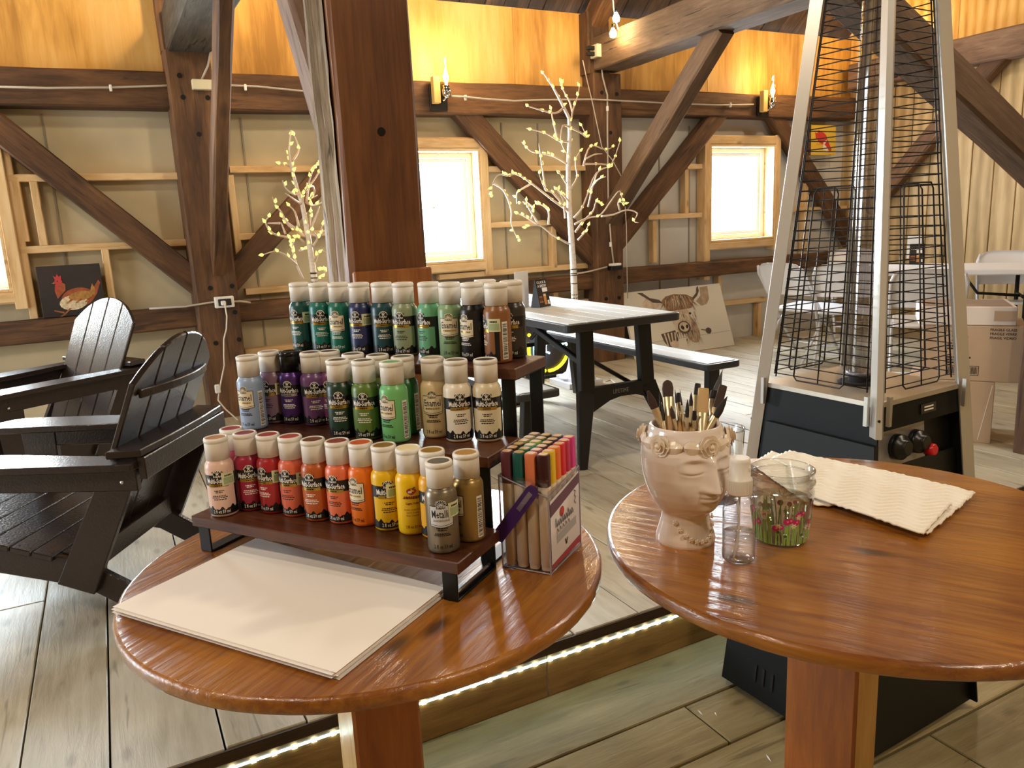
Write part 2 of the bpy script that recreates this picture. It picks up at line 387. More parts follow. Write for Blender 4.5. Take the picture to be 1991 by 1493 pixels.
# horizontal girts (upper) and rails (lower), pieces between the posts
G = 5.77
beam('dark hewn upper wall beam left of the left wall post, under yellow plywood', (-4.55, G, 2.36), (.52, G, 2.385), .18, .225, seed=1)
beam('dark hewn upper wall beam between the left wall post and the right wall post', (.80, G, 2.385), (3.77, G, 2.40), .18, .235, seed=2)
beam('dark hewn upper wall beam right of the right wall post, over the right window', (4.06, G, 2.41), (7.0, G, 2.42), .18, .21, seed=3)
beam('dark lower wall rail behind the adirondack chairs, left of the left wall post', (-4.55, G, .89), (.53, G, .91), .15, .145, seed=4)
beam('dark lower wall rail behind the paint rack, between the two wall posts', (.80, G, .91), (3.77, G, .905), .15, .135, seed=5)
beam('dark lower wall rail right of the right wall post, above the cow painting', (4.06, G, .93), (7.0, G, .92), .15, .135, seed=6)
# wall posts
pl = beam('dark brown left wall post with peg holes and a power outlet', (.655, 5.74, S), (.655, 5.74, 2.62), .28, .24, name='post', cat='post', up=(0, -1, 0), seed=7)
pr_ = beam('dark brown right wall post behind the white lighted tree', (3.91, 5.74, S), (3.91, 5.74, 2.62), .28, .24, name='post', cat='post', up=(0, -1, 0), seed=8)
n_ = (0, -1, 0)
pegs(pl, [((0.5934,5.62,2.4645), n_), ((0.5986,5.62,2.3331), n_), ((0.749,5.62,2.3344), n_), ((0.6676,5.62,2.1049), n_), ((0.6187,5.62,1.1039), n_), ((0.7593,5.62,1.1069), n_), ((0.6107,5.62,0.7266), n_), ((0.7646,5.62,0.7347), n_), ((0.7589,5.62,0.926), n_)])
pegs(pr_, [((3.9935,5.62,0.9312), n_), ((3.9898,5.62,0.7506), n_), ((3.8529,5.62,0.7533), n_), ((3.9289,5.62,2.1473), n_), ((3.8486,5.62,2.4654), n_), ((3.9988,5.62,2.4579), n_)])
beam('orange lit upper stub of the left wall post beside a grey tie beam', (.60, 5.74, 2.62), (.60, 5.74, 3.1), .18, .16, name='post', cat='post', up=(0, -1, 0), seed=9)
beam('dark upper stub of the right wall post under the roof boards', (3.86, 5.74, 2.62), (3.86, 5.74, 3.1), .22, .16, name='post', cat='post', up=(0, -1, 0), seed=10)
# tie beams coming out of the wall toward the photographer and their knee braces
beam('grey weathered tie beam end above the left wall post', (.67, 5.72, 2.735), (.67, .6, 2.76), .27, .25, wood('dark_grey_timber', '2e2822', '51483d', '726858', .85, 1, 14, .1, .7, vary=.03, cracks=.9), seed=11)
tb = beam('heavy grey tie beam rising to the upper right from the right wall post', (3.93, 5.72, 2.77), (3.93, .6, 2.80), .26, .26, wood('grey_brown_timber', '382a1e', '5f4a37', '836b54', .8, 1, 10, .3, .6, vary=.05, cracks=.8), seed=12)
beam('dark knee brace board standing in front of the left wall post', (.685, 5.70, 1.206), (.685, 4.12, 2.64), .085, .14, up=(0, 1, 1), seed=13)
beam('brown knee brace from the right wall post up to the heavy grey tie beam', (3.93, 5.73, 1.384), (3.93, 4.28, 2.68), .13, .15, W_GREY if False else wood('brown_grey_timber', '38271a', '5c432c', '7d5f42', .8, 1, 10, .3, .5, vary=.05, cracks=.6), up=(0, 1, 1), seed=14)
# diagonal wall braces
def wbrace(label, a, b, w_, seed):
    d = (V(b) - V(a)).normalized() * .14
    return beam(label, V(a) - d + V((0, .075, 0)), V(b) + d + V((0, .075, 0)), .12, w_, name='brace', cat='brace', up=(0, 0, 1), seed=seed)
wbrace('long diagonal wall brace from upper left down to the left wall post', (-0.5719,5.68,2.2621), (0.5891,5.68,1.1031), .165, 15)
wbrace('short diagonal wall brace from the left wall post up behind the big post', (0.8143,5.68,1.185), (1.8472,5.68,2.1836), .16, 16)
wbrace('diagonal wall brace from beside the middle window down to the right wall post', (2.6532,5.68,2.2861), (3.8274,5.68,1.1146), .17, 17)
wbrace('diagonal wall brace from the right wall post up left of the right window', (4.0479,5.68,1.2267), (5.1731,5.68,2.2935), .15, 18)
wbrace('diagonal wall brace right of the right window, seen through the heater', (5.971,5.68,2.2984), (7.0778,5.68,1.1053), .15, 19)

# new pine studs and furring, parts of the wall
def strip(a, b, w_=.045, seed=0): return timber('stud', V(a) + V((0, .035, 0)), V(b) + V((0, .035, 0)), .075, w_, W_PINE, wall, up=(0, 0, 1) if abs(V(b).x - V(a).x) > abs(V(b).z - V(a).z) else (1, 0, 0), wob=.0008, n=1, seed=seed)
YF = 5.78
def hs(x0, x1, z, w_=.045): strip((x0, YF, z), (x1, YF, z), w_)
def vs_(x, z0, z1, w_=.045): strip((x, YF, z0), (x, YF, z1), w_)
hs(-0.466, 0.569, 1.854); hs(-0.474, 0.538, 1.415); vs_(-0.319, 1.440, 1.832); vs_(0.019, 1.075, 1.395)
vs_(0.554, 1.249, 1.837); vs_(-0.439, 0.985, 2.056); vs_(-0.415, 1.468, 1.858); hs(0.858, 1.627, 1.892)
hs(0.865, 1.584, 1.434); vs_(0.855, 1.150, 1.856); hs(0.818, 1.197, 0.616); hs(0.471, 0.587, 0.535)
vs_(0.556, 0.234, 0.513); hs(-0.683, -0.395, 0.620); hs(0.870, 1.200, 1.048); hs(2.796, 3.841, 1.875)
hs(2.789, 3.466, 1.431); vs_(2.818, 1.049, 1.870); vs_(3.438, 1.049, 1.397); vs_(3.807, 1.024, 1.846)
hs(2.360, 3.843, 1.043); vs_(3.439, 0.738, 0.850); hs(4.896, 5.112, 1.877); vs_(4.888, 1.447, 1.848)
hs(4.442, 5.115, 1.433); vs_(4.513, 1.024, 1.397); vs_(5.303, 0.263, 0.842); hs(5.332, 5.923, 0.565)
vs_(5.837, 0.182, 0.527); vs_(6.453, 0.950, 1.882); hs(6.179, 7.085, 1.435); hs(2.735, 3.834, 0.730)


# ---------------------------------------------------------------- windows
M_VINYL = mat('white_vinyl', 'f2f2ee', .35); M_PANE = glass('window_pane', (.97, .99, 1), .6)
M_OUT = mat('outside_snow', 'f4f8fb', .9)
def window(name, h, casing, cols, rows):
    x0, x1, z0, z1 = h; w_ = struct(name)
    def part(nm, boxes, m, parent=w_):
        mb = MB()
        for (a, b, c, d, e, f) in boxes: mb.bbox(((a + b) / 2, (c + d) / 2, (e + f) / 2), (abs(b - a), abs(d - c), abs(f - e)), .0025)
        return mb.obj(nm, m, parent)
    t = .02
    part('reveal', [(x0, x0 + t, 5.745, 5.90, z0, z1), (x1 - t, x1, 5.745, 5.90, z0, z1), (x0 + t, x1 - t, 5.745, 5.90, z0, z0 + t), (x0 + t, x1 - t, 5.745, 5.90, z1 - t, z1)], W_PINE if casing else M_VINYL)
    f = .045; a0, a1, c0, c1 = x0 + t, x1 - t, z0 + t, z1 - t
    part('window_frame', [(a0, a0 + f, 5.87, 5.93, c0, c1), (a1 - f, a1, 5.87, 5.93, c0, c1), (a0 + f, a1 - f, 5.87, 5.93, c0, c0 + f), (a0 + f, a1 - f, 5.87, 5.93, c1 - f, c1)], M_VINYL)
    g = .03; b0, b1, d0, d1 = a0 + f, a1 - f, c0 + f, c1 - f
    part('sash', [(b0, b0 + g, 5.89, 5.92, d0, d1), (b1 - g, b1, 5.89, 5.92, d0, d1), (b0 + g, b1 - g, 5.89, 5.92, d0, d0 + g), (b0 + g, b1 - g, 5.89, 5.92, d1 - g, d1)], M_VINYL)
    for i in range(1, cols): x = b0 + (b1 - b0) * i / cols; part('muntin', [(x - .006, x + .006, 5.897, 5.913, d0, d1)], M_VINYL)
    for i in range(1, rows): z = d0 + (d1 - d0) * i / rows; part('muntin', [(b0, b1, 5.897, 5.913, z - .006, z + .006)], M_VINYL)
    part('pane', [(b0, b1, 5.903, 5.907, d0, d1)], M_PANE)
    k = .068
    if casing:
        for nm, bx in (('casing', (x0 - k, x0, 5.74, 5.86, z0 - .35 if casing == 2 else z0 - .11, z1 + .09)), ('casing', (x1, x1 + k, 5.74, 5.86, z0 - .11, z1 + .09)),
                       ('casing', (x0 - .005, x1 + .005, 5.742, 5.86, z1, z1 + .085)), ('casing', (x0 - .005, x1 + .005, 5.742, 5.86, z0 - .075, z0))):
            o = timber(nm, ((bx[0] + bx[1]) / 2, 5.80, bx[4]) if bx[5] - bx[4] > .2 else (bx[0], 5.80, (bx[4] + bx[5]) / 2),
                       ((bx[0] + bx[1]) / 2, 5.80, bx[5]) if bx[5] - bx[4] > .2 else (bx[1], 5.80, (bx[4] + bx[5]) / 2),
                       .118, min(bx[1] - bx[0], bx[5] - bx[4]), W_PINE, w_, up=(1, 0, 0) if bx[5] - bx[4] > .2 else (0, 0, 1), wob=.0005, n=1)
    return w_
window('window_1', HOLES[0], 1, 2, 2)
window('window_2', HOLES[1], 2, 1, 1)
window('window_3', HOLES[2], 1, 2, 2)

# ---------------------------------------------------------------- right wall
XR = 7.05
wr = struct('wall_right')
x_ = []
y = 5.88
rs = random.Random(3)
while y > .4:
    wd = .203; o = MB().bbox((0, 0, 0), (.014, wd - .009, 2.70), .003).obj('siding_board', W_SIDING, wr); o.location = (XR + .012, y - wd / 2, 1.50); y -= wd
MB().box((XR + .03, 3.1, 1.5), (.02, 5.6, 2.8)).obj('backing', mat('groove_shadow', '9c8256', .9), wr)
y = 5.88
for i in range(5):
    o = MB().bbox((0, 0, 0), (.014, 1.217, 1.5), .002).obj('plywood_panel', W_PLY, wr); o.location = (XR - .004, y - .61, 3.6); y -= 1.22
beam('brown upper beam along the right wall under orange plywood', (XR - .09, 5.68, 2.72), (XR - .09, .5, 2.72), .18, .24, wood('brown_beam_right', '4a3426', '6d523f', '8d705a', .8, 1, 10, .4, .4, vary=.03, cracks=.4), seed=21)
def ybrace(label, a, b, w_, seed): return beam(label, V(a), V(b), .12, w_, name='brace', cat='brace', seed=seed)
ybrace('diagonal brace on the right wall, rising right to its upper beam behind the heater', (6.97,5.437,1.4041), (6.97,4.1654,2.6949), .15, 22)
# near right: the post beside the cardboard boxes and its big knee brace
pr2 = beam('rough brown post at the right edge beside the cardboard boxes', (4.07, 2.035, S), (4.07, 2.035, 3.2), .27, .27, name='post', cat='post', up=(0, -1, 0), seed=23)
nb = beam('wide dark knee brace slanting down to the right behind the patio heater', (2.2911,2.06,2.3012), (3.8365,2.06,1.5314), .14, .14, wood('dark_brace', '3a291e', '594433', '775d47', .8, 1, 10, .3, .4, vary=.03, cracks=.5), name='brace', cat='brace', seed=24)
beam('brown cross beam overhead, from which the wide dark knee brace slants', (1.2, 2.3, 2.62), (4.2, 2.3, 2.62), .2, .25, seed=25) if False else None

# ---------------------------------------------------------------- big post in the middle
bp = beam('big smooth brown post in the middle with grey weathered left side', (.745, 2.335, S), (.745, 2.335, 3.3), .235, .26, W_POST, name='post', cat='post', up=(0, -1, 0), seed=30, wob=.003)
# its left side is grey, split and uneven: a weathered slab that belongs to the post
mb = MB(); r = random.Random(11); vs = []; fs = []; nz, ny = 44, 9
for i in range(nz + 1):
    z = -1.55 + 3.1 * i / nz
    for j in range(ny):
        d = (j - (ny - 1) / 2) * .025; vs.append((z, .1195 + .006 * math.sin(z * 2.1) + (.010 if j in (2, 3, 6) else 0) + r.uniform(0, .008) - (.012 if j in (4,) else 0), d))
for i in range(nz):
    for j in range(ny - 1): a = i * ny + j; fs.append((a, a + 1, a + ny + 1, a + ny))
mb.add(vs, fs)
o = mb.obj('weathered_side', W_GREY, bp); tag(o, 'grey split and weathered left side')
pegs(bp, [((0.7502,2.204,1.7183), n_)], .012)
beam('grey brace rising from the left side of the big middle post', (0.69,2.4155,1.7442), (0.69,2.8667,2.3252), .11, .13, wood('grey_brown_brace', '5a4638', '80695a', 'a08877', .85, 1, 12, .1, .5, vary=.03, cracks=.5), name='brace', cat='brace', seed=31)
o = MB().bbox((0, 0, 0), (.238, .024, .18), .004).obj('scarf_block', wood('scarf_wood', '6a3a1a', '94582a', 'b8793e', .6, 1, 14, .0, .25, vary=.02, axis='Z'), bp); o.matrix_basis = bp.matrix_basis.inverted() @ M.Translation((.748, 2.19, 1.24)); tag(o, 'reddish spliced block at its foot')

# ---------------------------------------------------------------- roof
ceil = struct('ceiling')
sl = math.radians(40); L_ = 6.08
x = -3.4
while x < 7.3:
    wd = rs.uniform(.13, .24)
    o = MB().bbox((0, 0, 0), (L_, wd - .006, .025), .003).obj('roof_board', W_ROOF, ceil)
    d = V((0, -math.cos(sl), math.sin(sl))); o.matrix_basis = M.Translation(V((x + wd / 2, 5.92, 3.07)) + d * (L_ / 2) + V((0, .0, rs.uniform(-.006, .006)))) @ frame(d, (0, math.sin(sl), math.cos(sl))).to_4x4(); x += wd
for y, z, a, s_ in ((5.98, 3.14, -sl, -1), (-3.42, 3.14, sl, 1)):
    MB().box((0, 0, 0), (12.0, 6.3, .03)).obj('roof_deck', M_DARK, ceil).matrix_basis = M.Translation((1.3, y, z)) @ M.Rotation(a, 4, 'X') @ M.Translation((0, s_ * 3.1, .03))
# the rest of the barn, out of the picture: left wall with a doorway opened for the added daylight, wall behind the photographer, gable
wl = struct('wall_left')
for y0, y1, z0, z1 in ((-3.4, 2.7, -.1, 7.2), (4.7, 5.95, -.1, 7.2), (2.7, 4.7, 2.6, 7.2)):
    MB().box((-4.62, (y0 + y1) / 2, (z0 + z1) / 2), (.06, y1 - y0, z1 - z0)).obj('board_panel', W_SIDING, wl)
MB().box((-3.9, 2.05, S - .02), (1.5, 7.9, .04)).obj('floor_panel', W_FLOOR, floor); MB().box((-3.9, -.8, -.02), (1.5, 5.3, .04)).obj('floor_panel', W_FLOORX, floor2)
wf = struct('wall_front'); MB().box((1.25, -3.45, 3.5), (11.8, .06, 7.4)).obj('board_panel', W_SIDING, wf)
MB().box((1.5, -2.6, -.02), (11.5, 2.0, .04)).obj('floor_panel', W_FLOORX, floor2)
MB().box((XR + .06, 1.25, 3.5), (.03, 9.4, 7.4)).obj('gable_backing', W_SIDING, wr); MB().box((-3.9, 5.90, 1.5), (1.5, .06, 3.4)).obj('sheeting', M_SHEET, wall)
for X in (.60, 3.86):
    d = V((0, -math.cos(sl), math.sin(sl))); p = V((X, 5.75, 3.02))
    beam('rafter rising from the %s wall post under dark roof boards' % ('left' if X < 2 else 'right'), p, p + d * 4.6, .14, .17, name='rafter', cat='beam', seed=40 + int(X))


# ---------------------------------------------------------------- the two round tables
def round_table(label, c, r, leg, seed):
    t = thing('round_table', label, 'table', (c[0], c[1], 0))
    rr = random.Random(seed); n = 96; prof = [(r - .004, -.0185), (r - .001, -.0165), (r, -.013), (r, -.005), (r - .0015, -.0015), (r - .005, 0)]
    mb = MB(); vs = []; fs = []
    nick = [1 + rr.uniform(-.0012, .0012) for _ in range(n)]
    for q, z in prof:
        for k in range(n): a = 2 * PI * k / n; vs.append((q * nick[k] * math.cos(a), q * nick[k] * math.sin(a), z))
    for i in range(len(prof) - 1):
        for k in range(n): a, b = i * n + k, i * n + (k + 1) % n; fs.append((a, b, b + n, a + n))
    mb.add(vs, fs, 0, True); mb.add(vs[:n], [tuple(range(n))[::-1]]); mb.add(vs[-n:], [tuple(range(n))])
    o = mb.obj('tabletop', W_TABLE, t); o.location = (0, 0, ZT); o.rotation_euler = (0, 0, leg[4])
    x0, x1, y0, y1 = leg[:4]
    o = MB().bbox((0, 0, 0), (x1 - x0, y1 - y0, ZT - .043), .004).obj('leg', [W_LEG, W_LEGPALE], t); o.location = ((x0 + x1) / 2 - c[0], (y0 + y1) / 2 - c[1], (ZT - .0185 + .0245) / 2)
    for p in o.data.polygons:
        if abs(p.normal.x if leg[5] == 'x' else p.normal.y) > .9: p.material_index = 1
    o = MB().lathe([(.2, 0), (.205, .004), (.205, .02), (.2, .024)], 40).obj('base_plate', W_LEG, t)
    o.location = ((x0 + x1) / 2 - c[0], (y0 + y1) / 2 - c[1], 0)
    return t
ta = round_table('smaller round varnished pine table carrying the paint rack', (.257, .935), .304, (.205, .297, .893, .985, -.95, 'x'), 1)
tb_ = round_table('round varnished pine table carrying the face vase and jar', (.846, .664), .329, (.865, .915, .657, .787, .55, 'y'), 2)

# stack of big white paper sheets hanging over the edge of the left table
pp = [(-0.0436,0.957,1.029), (0.1438,0.6851,1.029), (0.303,0.7924,1.029), (0.1384,1.0754,1.029)]
ps = thing('paper_stack', 'stack of large cream drawing paper sheets lying under the paint rack', 'paper', (.14, .88, ZT))
M_PAPER = mat('drawing_paper', 'f4ede6', .75, noise=.02, nscale=3)
M_PAPER2 = mat('white_paper', 'f4f3f2', .7)
rr = random.Random(5)
c = (V(pp[0]) + V(pp[2])) / 2
for k in range(11):
    z = .0006 + k * .0008; off = V((rr.uniform(-.003, .003), rr.uniform(-.003, .003), 0)) + (V((.003, -.004, 0)) if k in (0, 1) else V((0, 0, 0)))
    q = [V((p[0], p[1], 0)) + off - V((.14, .88, 0)) for p in pp]
    n = 8; vs = []; fs = []
    for lay in (0, 1):
        for i in range(n + 1):
            for j in range(n + 1):
                u, v_ = i / n, j / n; p = (q[0] * (1 - u) + q[1] * u) * (1 - v_) + (q[3] * (1 - u) + q[2] * u) * v_
                droop = -.002 * max(0, .35 - u - v_) if k < 3 else .0025 * max(0, .3 - u - v_ * .6) * (k / 10)
                vs.append((p.x, p.y, z + lay * .0005 + droop))
    m_ = (n + 1) ** 2
    for i in range(n):
        for j in range(n): a = i * (n + 1) + j; fs += [(a + 1, a, a + n + 1, a + n + 2)[::-1], (a + m_, a + 1 + m_, a + n + 2 + m_, a + n + 1 + m_)[::-1]]
    rim = [i * (n + 1) for i in range(n + 1)] + [n * (n + 1) + j for j in range(1, n + 1)] + [i * (n + 1) + n for i in range(n - 1, -1, -1)] + [j for j in range(n - 1, 0, -1)]
    for a, b in zip(rim, rim[1:] + rim[:1]): fs.append((a, b, b + m_, a + m_))
    MB().add(vs, fs).obj('sheet', M_PAPER2 if k < 2 else M_PAPER, ps)

# ---------------------------------------------------------------- three wooden risers for the paints
D1 = V((.588, -.809, 0)); D2 = V((.809, .588, 0)); YAW = math.atan2(-.809, .588)
def riser(label, corner, T, L_, dp, ins):
    """corner: front right top corner"""
    c = V(corner) - D1 * (L_ / 2) + D2 * (dp / 2)
    t = thing('display_riser', label, 'shelf', (c.x, c.y, ZT), YAW)
    h = T - ZT
    o = MB().bbox((0, 0, 0), (L_, dp, .015), .0012).obj('shelf_board', W_SHELF, t); o.location = (0, 0, h - .0075)
    for s_ in (-1, 1):
        x = s_ * (L_ / 2 - ins); mb = MB(); wd, th = .020, .003; e = dp / 2 - .006
        mb.bbox((x, -e, (h - .015) / 2), (wd, th, h - .0155), .0006); mb.bbox((x, e, (h - .015) / 2), (wd, th, h - .0155), .0006)
        mb.bbox((x, 0, th / 2), (wd, 2 * e, th), .0006); mb.bbox((x, 0, h - .015 - th / 2), (wd, 2 * e, th), .0006)
        mb.obj('leg_frame', M_BLACKM, t)
    return t
C1, C2, C3 = (.309, .756), (.388, .829), (.462, .889)
riser('lowest walnut riser in front, holding the pink to gold paints', (C1[0], C1[1], 0), T1, .425, .1055, .016)
riser('middle walnut riser, holding the blue, purple, green and cream paints', (C2[0], C2[1], 0), T2, .425, .0935, .012)
riser('tallest walnut riser at the back, holding the teal to brown paints', (C3[0], C3[1], 0), T3, .425, .100, .014)
# the silvery clip lying along the low riser's right end
tag(MB().bbox((0, 0, 0), (.010, .085, .006), .002, rotz(YAW)).obj('metal_clip', mat('brushed_steel', 'c9ccd0', .25, 1)), 'small silver metal clip under the right end of the lowest riser', 'clip').location = V((C1[0], C1[1], ZT + .0065)) - D1 * .016 + D2 * .055

# ---------------------------------------------------------------- paint bottles
M_CAP = mat('frosted_cap', 'eae5dc', .38); M_CAPB = mat('black_cap', '0c0c0e', .25)
M_LBLK = mat('label_black', '0b0b0d', .35); M_LCRM = mat('label_cream', 'e6dcc0', .45); M_GOLD = mat('gold_foil', 'b99a4a', .28, .9); M_SILV = mat('silver_foil', 'c4c4cc', .28, .9)
M_TW = mat('print_white', 'f2efe8', .5); M_TB = mat('print_black', '141210', .5); M_STK = mat('price_sticker', 'd9dcb4', .6); M_STG = mat('sticker_green', 'a4b48c', .6)
RB = .0189
def cyl(u, z, r): return (r * math.sin(u), -r * math.cos(u), z)
def patch(mb, u0, u1, zb, zt, r, mi, n=None):
    """curved patch; zb / zt are numbers or functions of u"""
    n = n or max(2, int(abs(u1 - u0) / .12)); vs = []
    fb = zb if callable(zb) else (lambda u: zb); ft = zt if callable(zt) else (lambda u: zt)
    for i in range(n + 1):
        u = u0 + (u1 - u0) * i / n; vs += [cyl(u, fb(u), r), cyl(u, ft(u), r)]
    mb.add(vs, [(2 * i, 2 * i + 2, 2 * i + 3, 2 * i + 1) for i in range(n)], mi, True)
def ctext(mb, s, u, z, w_, h_, r, mi, bold=0.):
    vs, fs = text_mesh(s, 'CENTER', bold, 1); x0, x1 = min(v.x for v in vs), max(v.x for v in vs); y0, y1 = min(v.y for v in vs), max(v.y for v in vs)
    mb.add([cyl(u + ((v.x - (x0 + x1) / 2) / (x1 - x0)) * w_ / r, z + ((v.y - (y0 + y1) / 2) / (y1 - y0)) * h_, r) for v in vs], fs, mi)
def fine_print(mb, u, z, w_, r, mi, seed, h_=.0013):
    rr = random.Random(seed); x = -w_ / 2
    while x < w_ / 2 - .001:
        k = min(rr.uniform(.0012, .0034), w_ / 2 - x); patch(mb, u + x / r, u + (x + k) / r, z - h_ / 2, z + h_ / 2, r, mi, 1); x += k + .0006
def fan(mb, u, z, r, dark, light, s=.0052):
    """the scalloped fan emblem"""
    def P(a, q, rr): return cyl(u + q * math.cos(a) / RB, z + q * math.sin(a), rr)
    for k in range(7):
        a0, a1 = PI * k / 7, PI * (k + 1) / 7; am = (a0 + a1) / 2
        mb.add([P(0, 0, r), P(a0, s, r), P(am, s * 1.13, r), P(a1, s, r)], [(0, 1, 2, 3)], light)
        b0, b1 = am - .15, am + .15
        mb.add([P(am, s * .28, r + .00012), P(b0, s * .86, r + .00012), P(am, s * 1.0, r + .00012), P(b1, s * .86, r + .00012)], [(0, 1, 2, 3)], dark)
# material slots: 0 ground, 1 paint window, 2 foil, 3 fine print, 4 emblem light, 5 emblem dark
def label_multi():
    mb = MB(); r = RB + .00025; q = r + .00012
    patch(mb, -1.5, 1.5, .0045, .0605, r, 0)
    wavy = lambda u: .0166 + .0018 * math.sin(u * 9 + 1) + .0012 * math.sin(u * 17) - .0035 * math.cos(u * 1.3)
    patch(mb, -1.15, 1.15, wavy, .0455, q, 1, 40)
    patch(mb, -.72, .72, .0438, .0480, q + .0001, 2)
    fine_print(mb, 0, .0459, .010, q + .0002, 5, 3, .0014)
    patch(mb, -.36, .36, .060, .0655, r, 0); fan(mb, 0, .0607, q, 5, 4, .0062)
    ctext(mb, 'FolkArt', 0, .0588, .0112, .0034, q + .0002, 4, .02); ctext(mb, 'Multi-Surface', 0, .0526, .0320, .0076, q, 4, .02)
    for z, w_, sd in ((.0385, .013, 1), (.0362, .010, 2), (.0312, .019, 3), (.0290, .021, 4), (.0262, .017, 5)): fine_print(mb, 0, z, w_, q + .0001, 3, sd)
    ctext(mb, '2 fl oz 59 ml', 0, .0090, .0225, .0050, q, 4, .015)
    return mb
def label_enamel(name='Enamel'):
    mb = MB(); r = RB + .00025; q = r + .00012
    low = lambda u: .0355 - .0016 * math.cos(u * 2.4)
    patch(mb, -.76, .76, lambda u: low(u) - .0008, .0600, r, 5, 12); patch(mb, -.72, .72, low, .0592, q, 0, 12); patch(mb, -.3, .3, .0590, .0655, r, 0); fan(mb, 0, .0606, q, 5, 0, .0060)
    ctext(mb, 'FolkArt', 0, .0576, .0108, .0031, q + .0002, 5, .02); ctext(mb, name, 0, .0500, .0235, .0095, q + .0001, 5, .01)
    fine_print(mb, 0, .0420, .020, q + .0001, 2, 6, .0022)
    patch(mb, -.72, .72, lambda u: low(u) + .0016, lambda u: low(u) + .0022, q + .0001, 5, 12)
    for z, w_, sd in ((.0325, .014, 1), (.0302, .011, 2), (.0258, .018, 3), (.0237, .020, 4)): fine_print(mb, 0, z, w_, q, 3, sd)
    ctext(mb, '2 fl oz 59 ml', 0, .0100, .0225, .0050, q, 3, .01)
    return mb
def label_apple():
    mb = MB(); r = RB + .0003; q = r + .0002
    def P(x, z, rr): return cyl(x / RB, z, rr)
    ap = [(.0055 * math.cos(a) * (1 + .12 * math.cos(2 * a)), .0042 * math.sin(a) + .0008 * abs(math.cos(a))) for a in [2 * PI * i / 20 for i in range(20)]]
    mb.add([P(x, .0575 + z, r) for x, z in ap], [tuple(range(20))], 0)
    mb.add([P(.0004, .0612, r), P(.0035, .0635, r), P(.0055, .0625, r), P(.003, .0612, r)], [(0, 3, 2, 1)], 5)
    mb.add([P(-.004, .0585, q), P(.0005, .0585, q), P(.0005, .0560, q), P(-.004, .0560, q)], [(0, 3, 2, 1)], 4)
    for z, w_, sd in ((.0508, .020, 1), (.0490, .022, 2)): fine_print(mb, 0, z, w_, r, 3, sd, .0016)
    ctext(mb, 'Light Yellow', .12, .0420, .020, .0034, r, 3, .03)
    for z, s_, w_ in ((.0340, 'Acrylic Craft Paint', .022), (.0303, 'Quick Drying', .016), (.0266, 'Easy Cleanup', .016)): ctext(mb, s_, 0, z, w_, .0026, r, 3)
    ctext(mb, '2 fl oz 59 ml', 0, .0120, .020, .0040, r, 3, .01)
    return mb
def bars(): # barcode panel on the side
    mb = MB(); r = RB + .0004; patch(mb, -.22, .22, .006, .058, r, 0); rr = random.Random(9); z = .008
    while z < .056: k = rr.uniform(.0005, .0014); patch(mb, -.17, .17, z, z + k, r + .0002, 1, 2); z += k + rr.uniform(.0005, .0013)
    return mb
body_mb = MB().lathe([(.012, 0), (.0165, .0004), (.0183, .0018), (RB, .005), (RB, .0685), (.0183, .0725), (.0166, .0755), (.0152, .0775), (.0148, .080)], 28, cap1=True)
cap_mb = MB().lathe([(.0157, .0795), (.0157, .1020), (.01535, .1032), (.0161, .1036), (.0161, .1070), (.0152, .1090), (.0138, .1094), (.0128, .1082)], 28, cap0=True, cap1=False)
disc_mb = MB().lathe([(.0001, .1080), (.0129, .1082)], 24, cap0=False, cap1=False)
sticker_mb = MB(); patch(sticker_mb, -.48, .48, .045, .0625, RB + .0009, 0); patch(sticker_mb, -.36, .40, .0468, .0560, RB + .0011, 1); fine_print(sticker_mb, 0, .0585, .011, RB + .0011, 2, 4, .0022)
ME = dict(body=body_mb.mesh('bottle_body', M_CAP), cap=cap_mb.mesh('bottle_cap', M_CAP), disc=disc_mb.mesh('cap_disc', M_CAP),
          m=label_multi().mesh('label_multi', [M_LBLK, M_CAP, M_GOLD, M_TW, M_TW, M_LBLK]), e=label_enamel().mesh('label_enamel', [M_LCRM, M_CAP, M_GOLD, M_TB, M_TW, M_TB]),
          t=label_enamel('Metallic').mesh('label_metallic', [mat('label_pale', 'cfd3d8', .4), M_CAP, M_SILV, M_TB, M_TW, M_TB]),
          a=label_apple().mesh('label_apple', [mat('apple_red', 'b0202a', .4), M_CAP, M_GOLD, mat('print_red_brown', '7a1c12', .5), M_TW, mat('apple_leaf', '3f7a34', .5)]),
          bars=bars().mesh('barcode_panel', [M_TW, M_TB]), stk=sticker_mb.mesh('price_sticker', [M_STK, M_STG, M_TB]))
def part(name, me, par):
    return link(bpy.data.objects.new(name, me), par)
def bottle(p, col, kind, psi, tint, label, group, stick=None, bar=None, cap=None, txt=None, metal=0., win=None):
    rz0 = math.atan2(-p[0], p[1])
    t = thing('paint_bottle', label, 'bottle', p, rz0 + math.radians(psi), group)
    pm = mat('paint_' + col, col, .32, metal)
    setmat(part('bottle_body', ME['body'], t), pm)
    c = part('bottle_cap', ME['cap'], t); setmat(c, cap if cap else M_CAP); setmat(part('cap_top', ME['disc'], c), mat('captint_' + tint, tint, .5))
    l = part('bottle_label', ME[kind], t); wn = mat('paint_' + (win or col), win or col, .32, metal); setmat(l, wn, 1)
    lum = sum(int(col[i:i + 2], 16) * k for i, k in ((0, .3), (2, .6), (4, .1)))
    if kind in 'me': setmat(l, M_TB if (lum > 110) else M_TW, 3)
    if kind == 'm' and metal: setmat(l, M_SILV, 2)
    if stick is not None: o = part('price_sticker', ME['stk'], t); o.rotation_euler.z = math.radians(stick - psi)
    if bar is not None: o = part('barcode_panel', ME['bars'], t); o.rotation_euler.z = math.radians(bar - psi)
    return t
G1, G2, G3 = 'paint bottles on the lowest riser', 'paint bottles on the middle riser', 'paint bottles on the tallest riser'
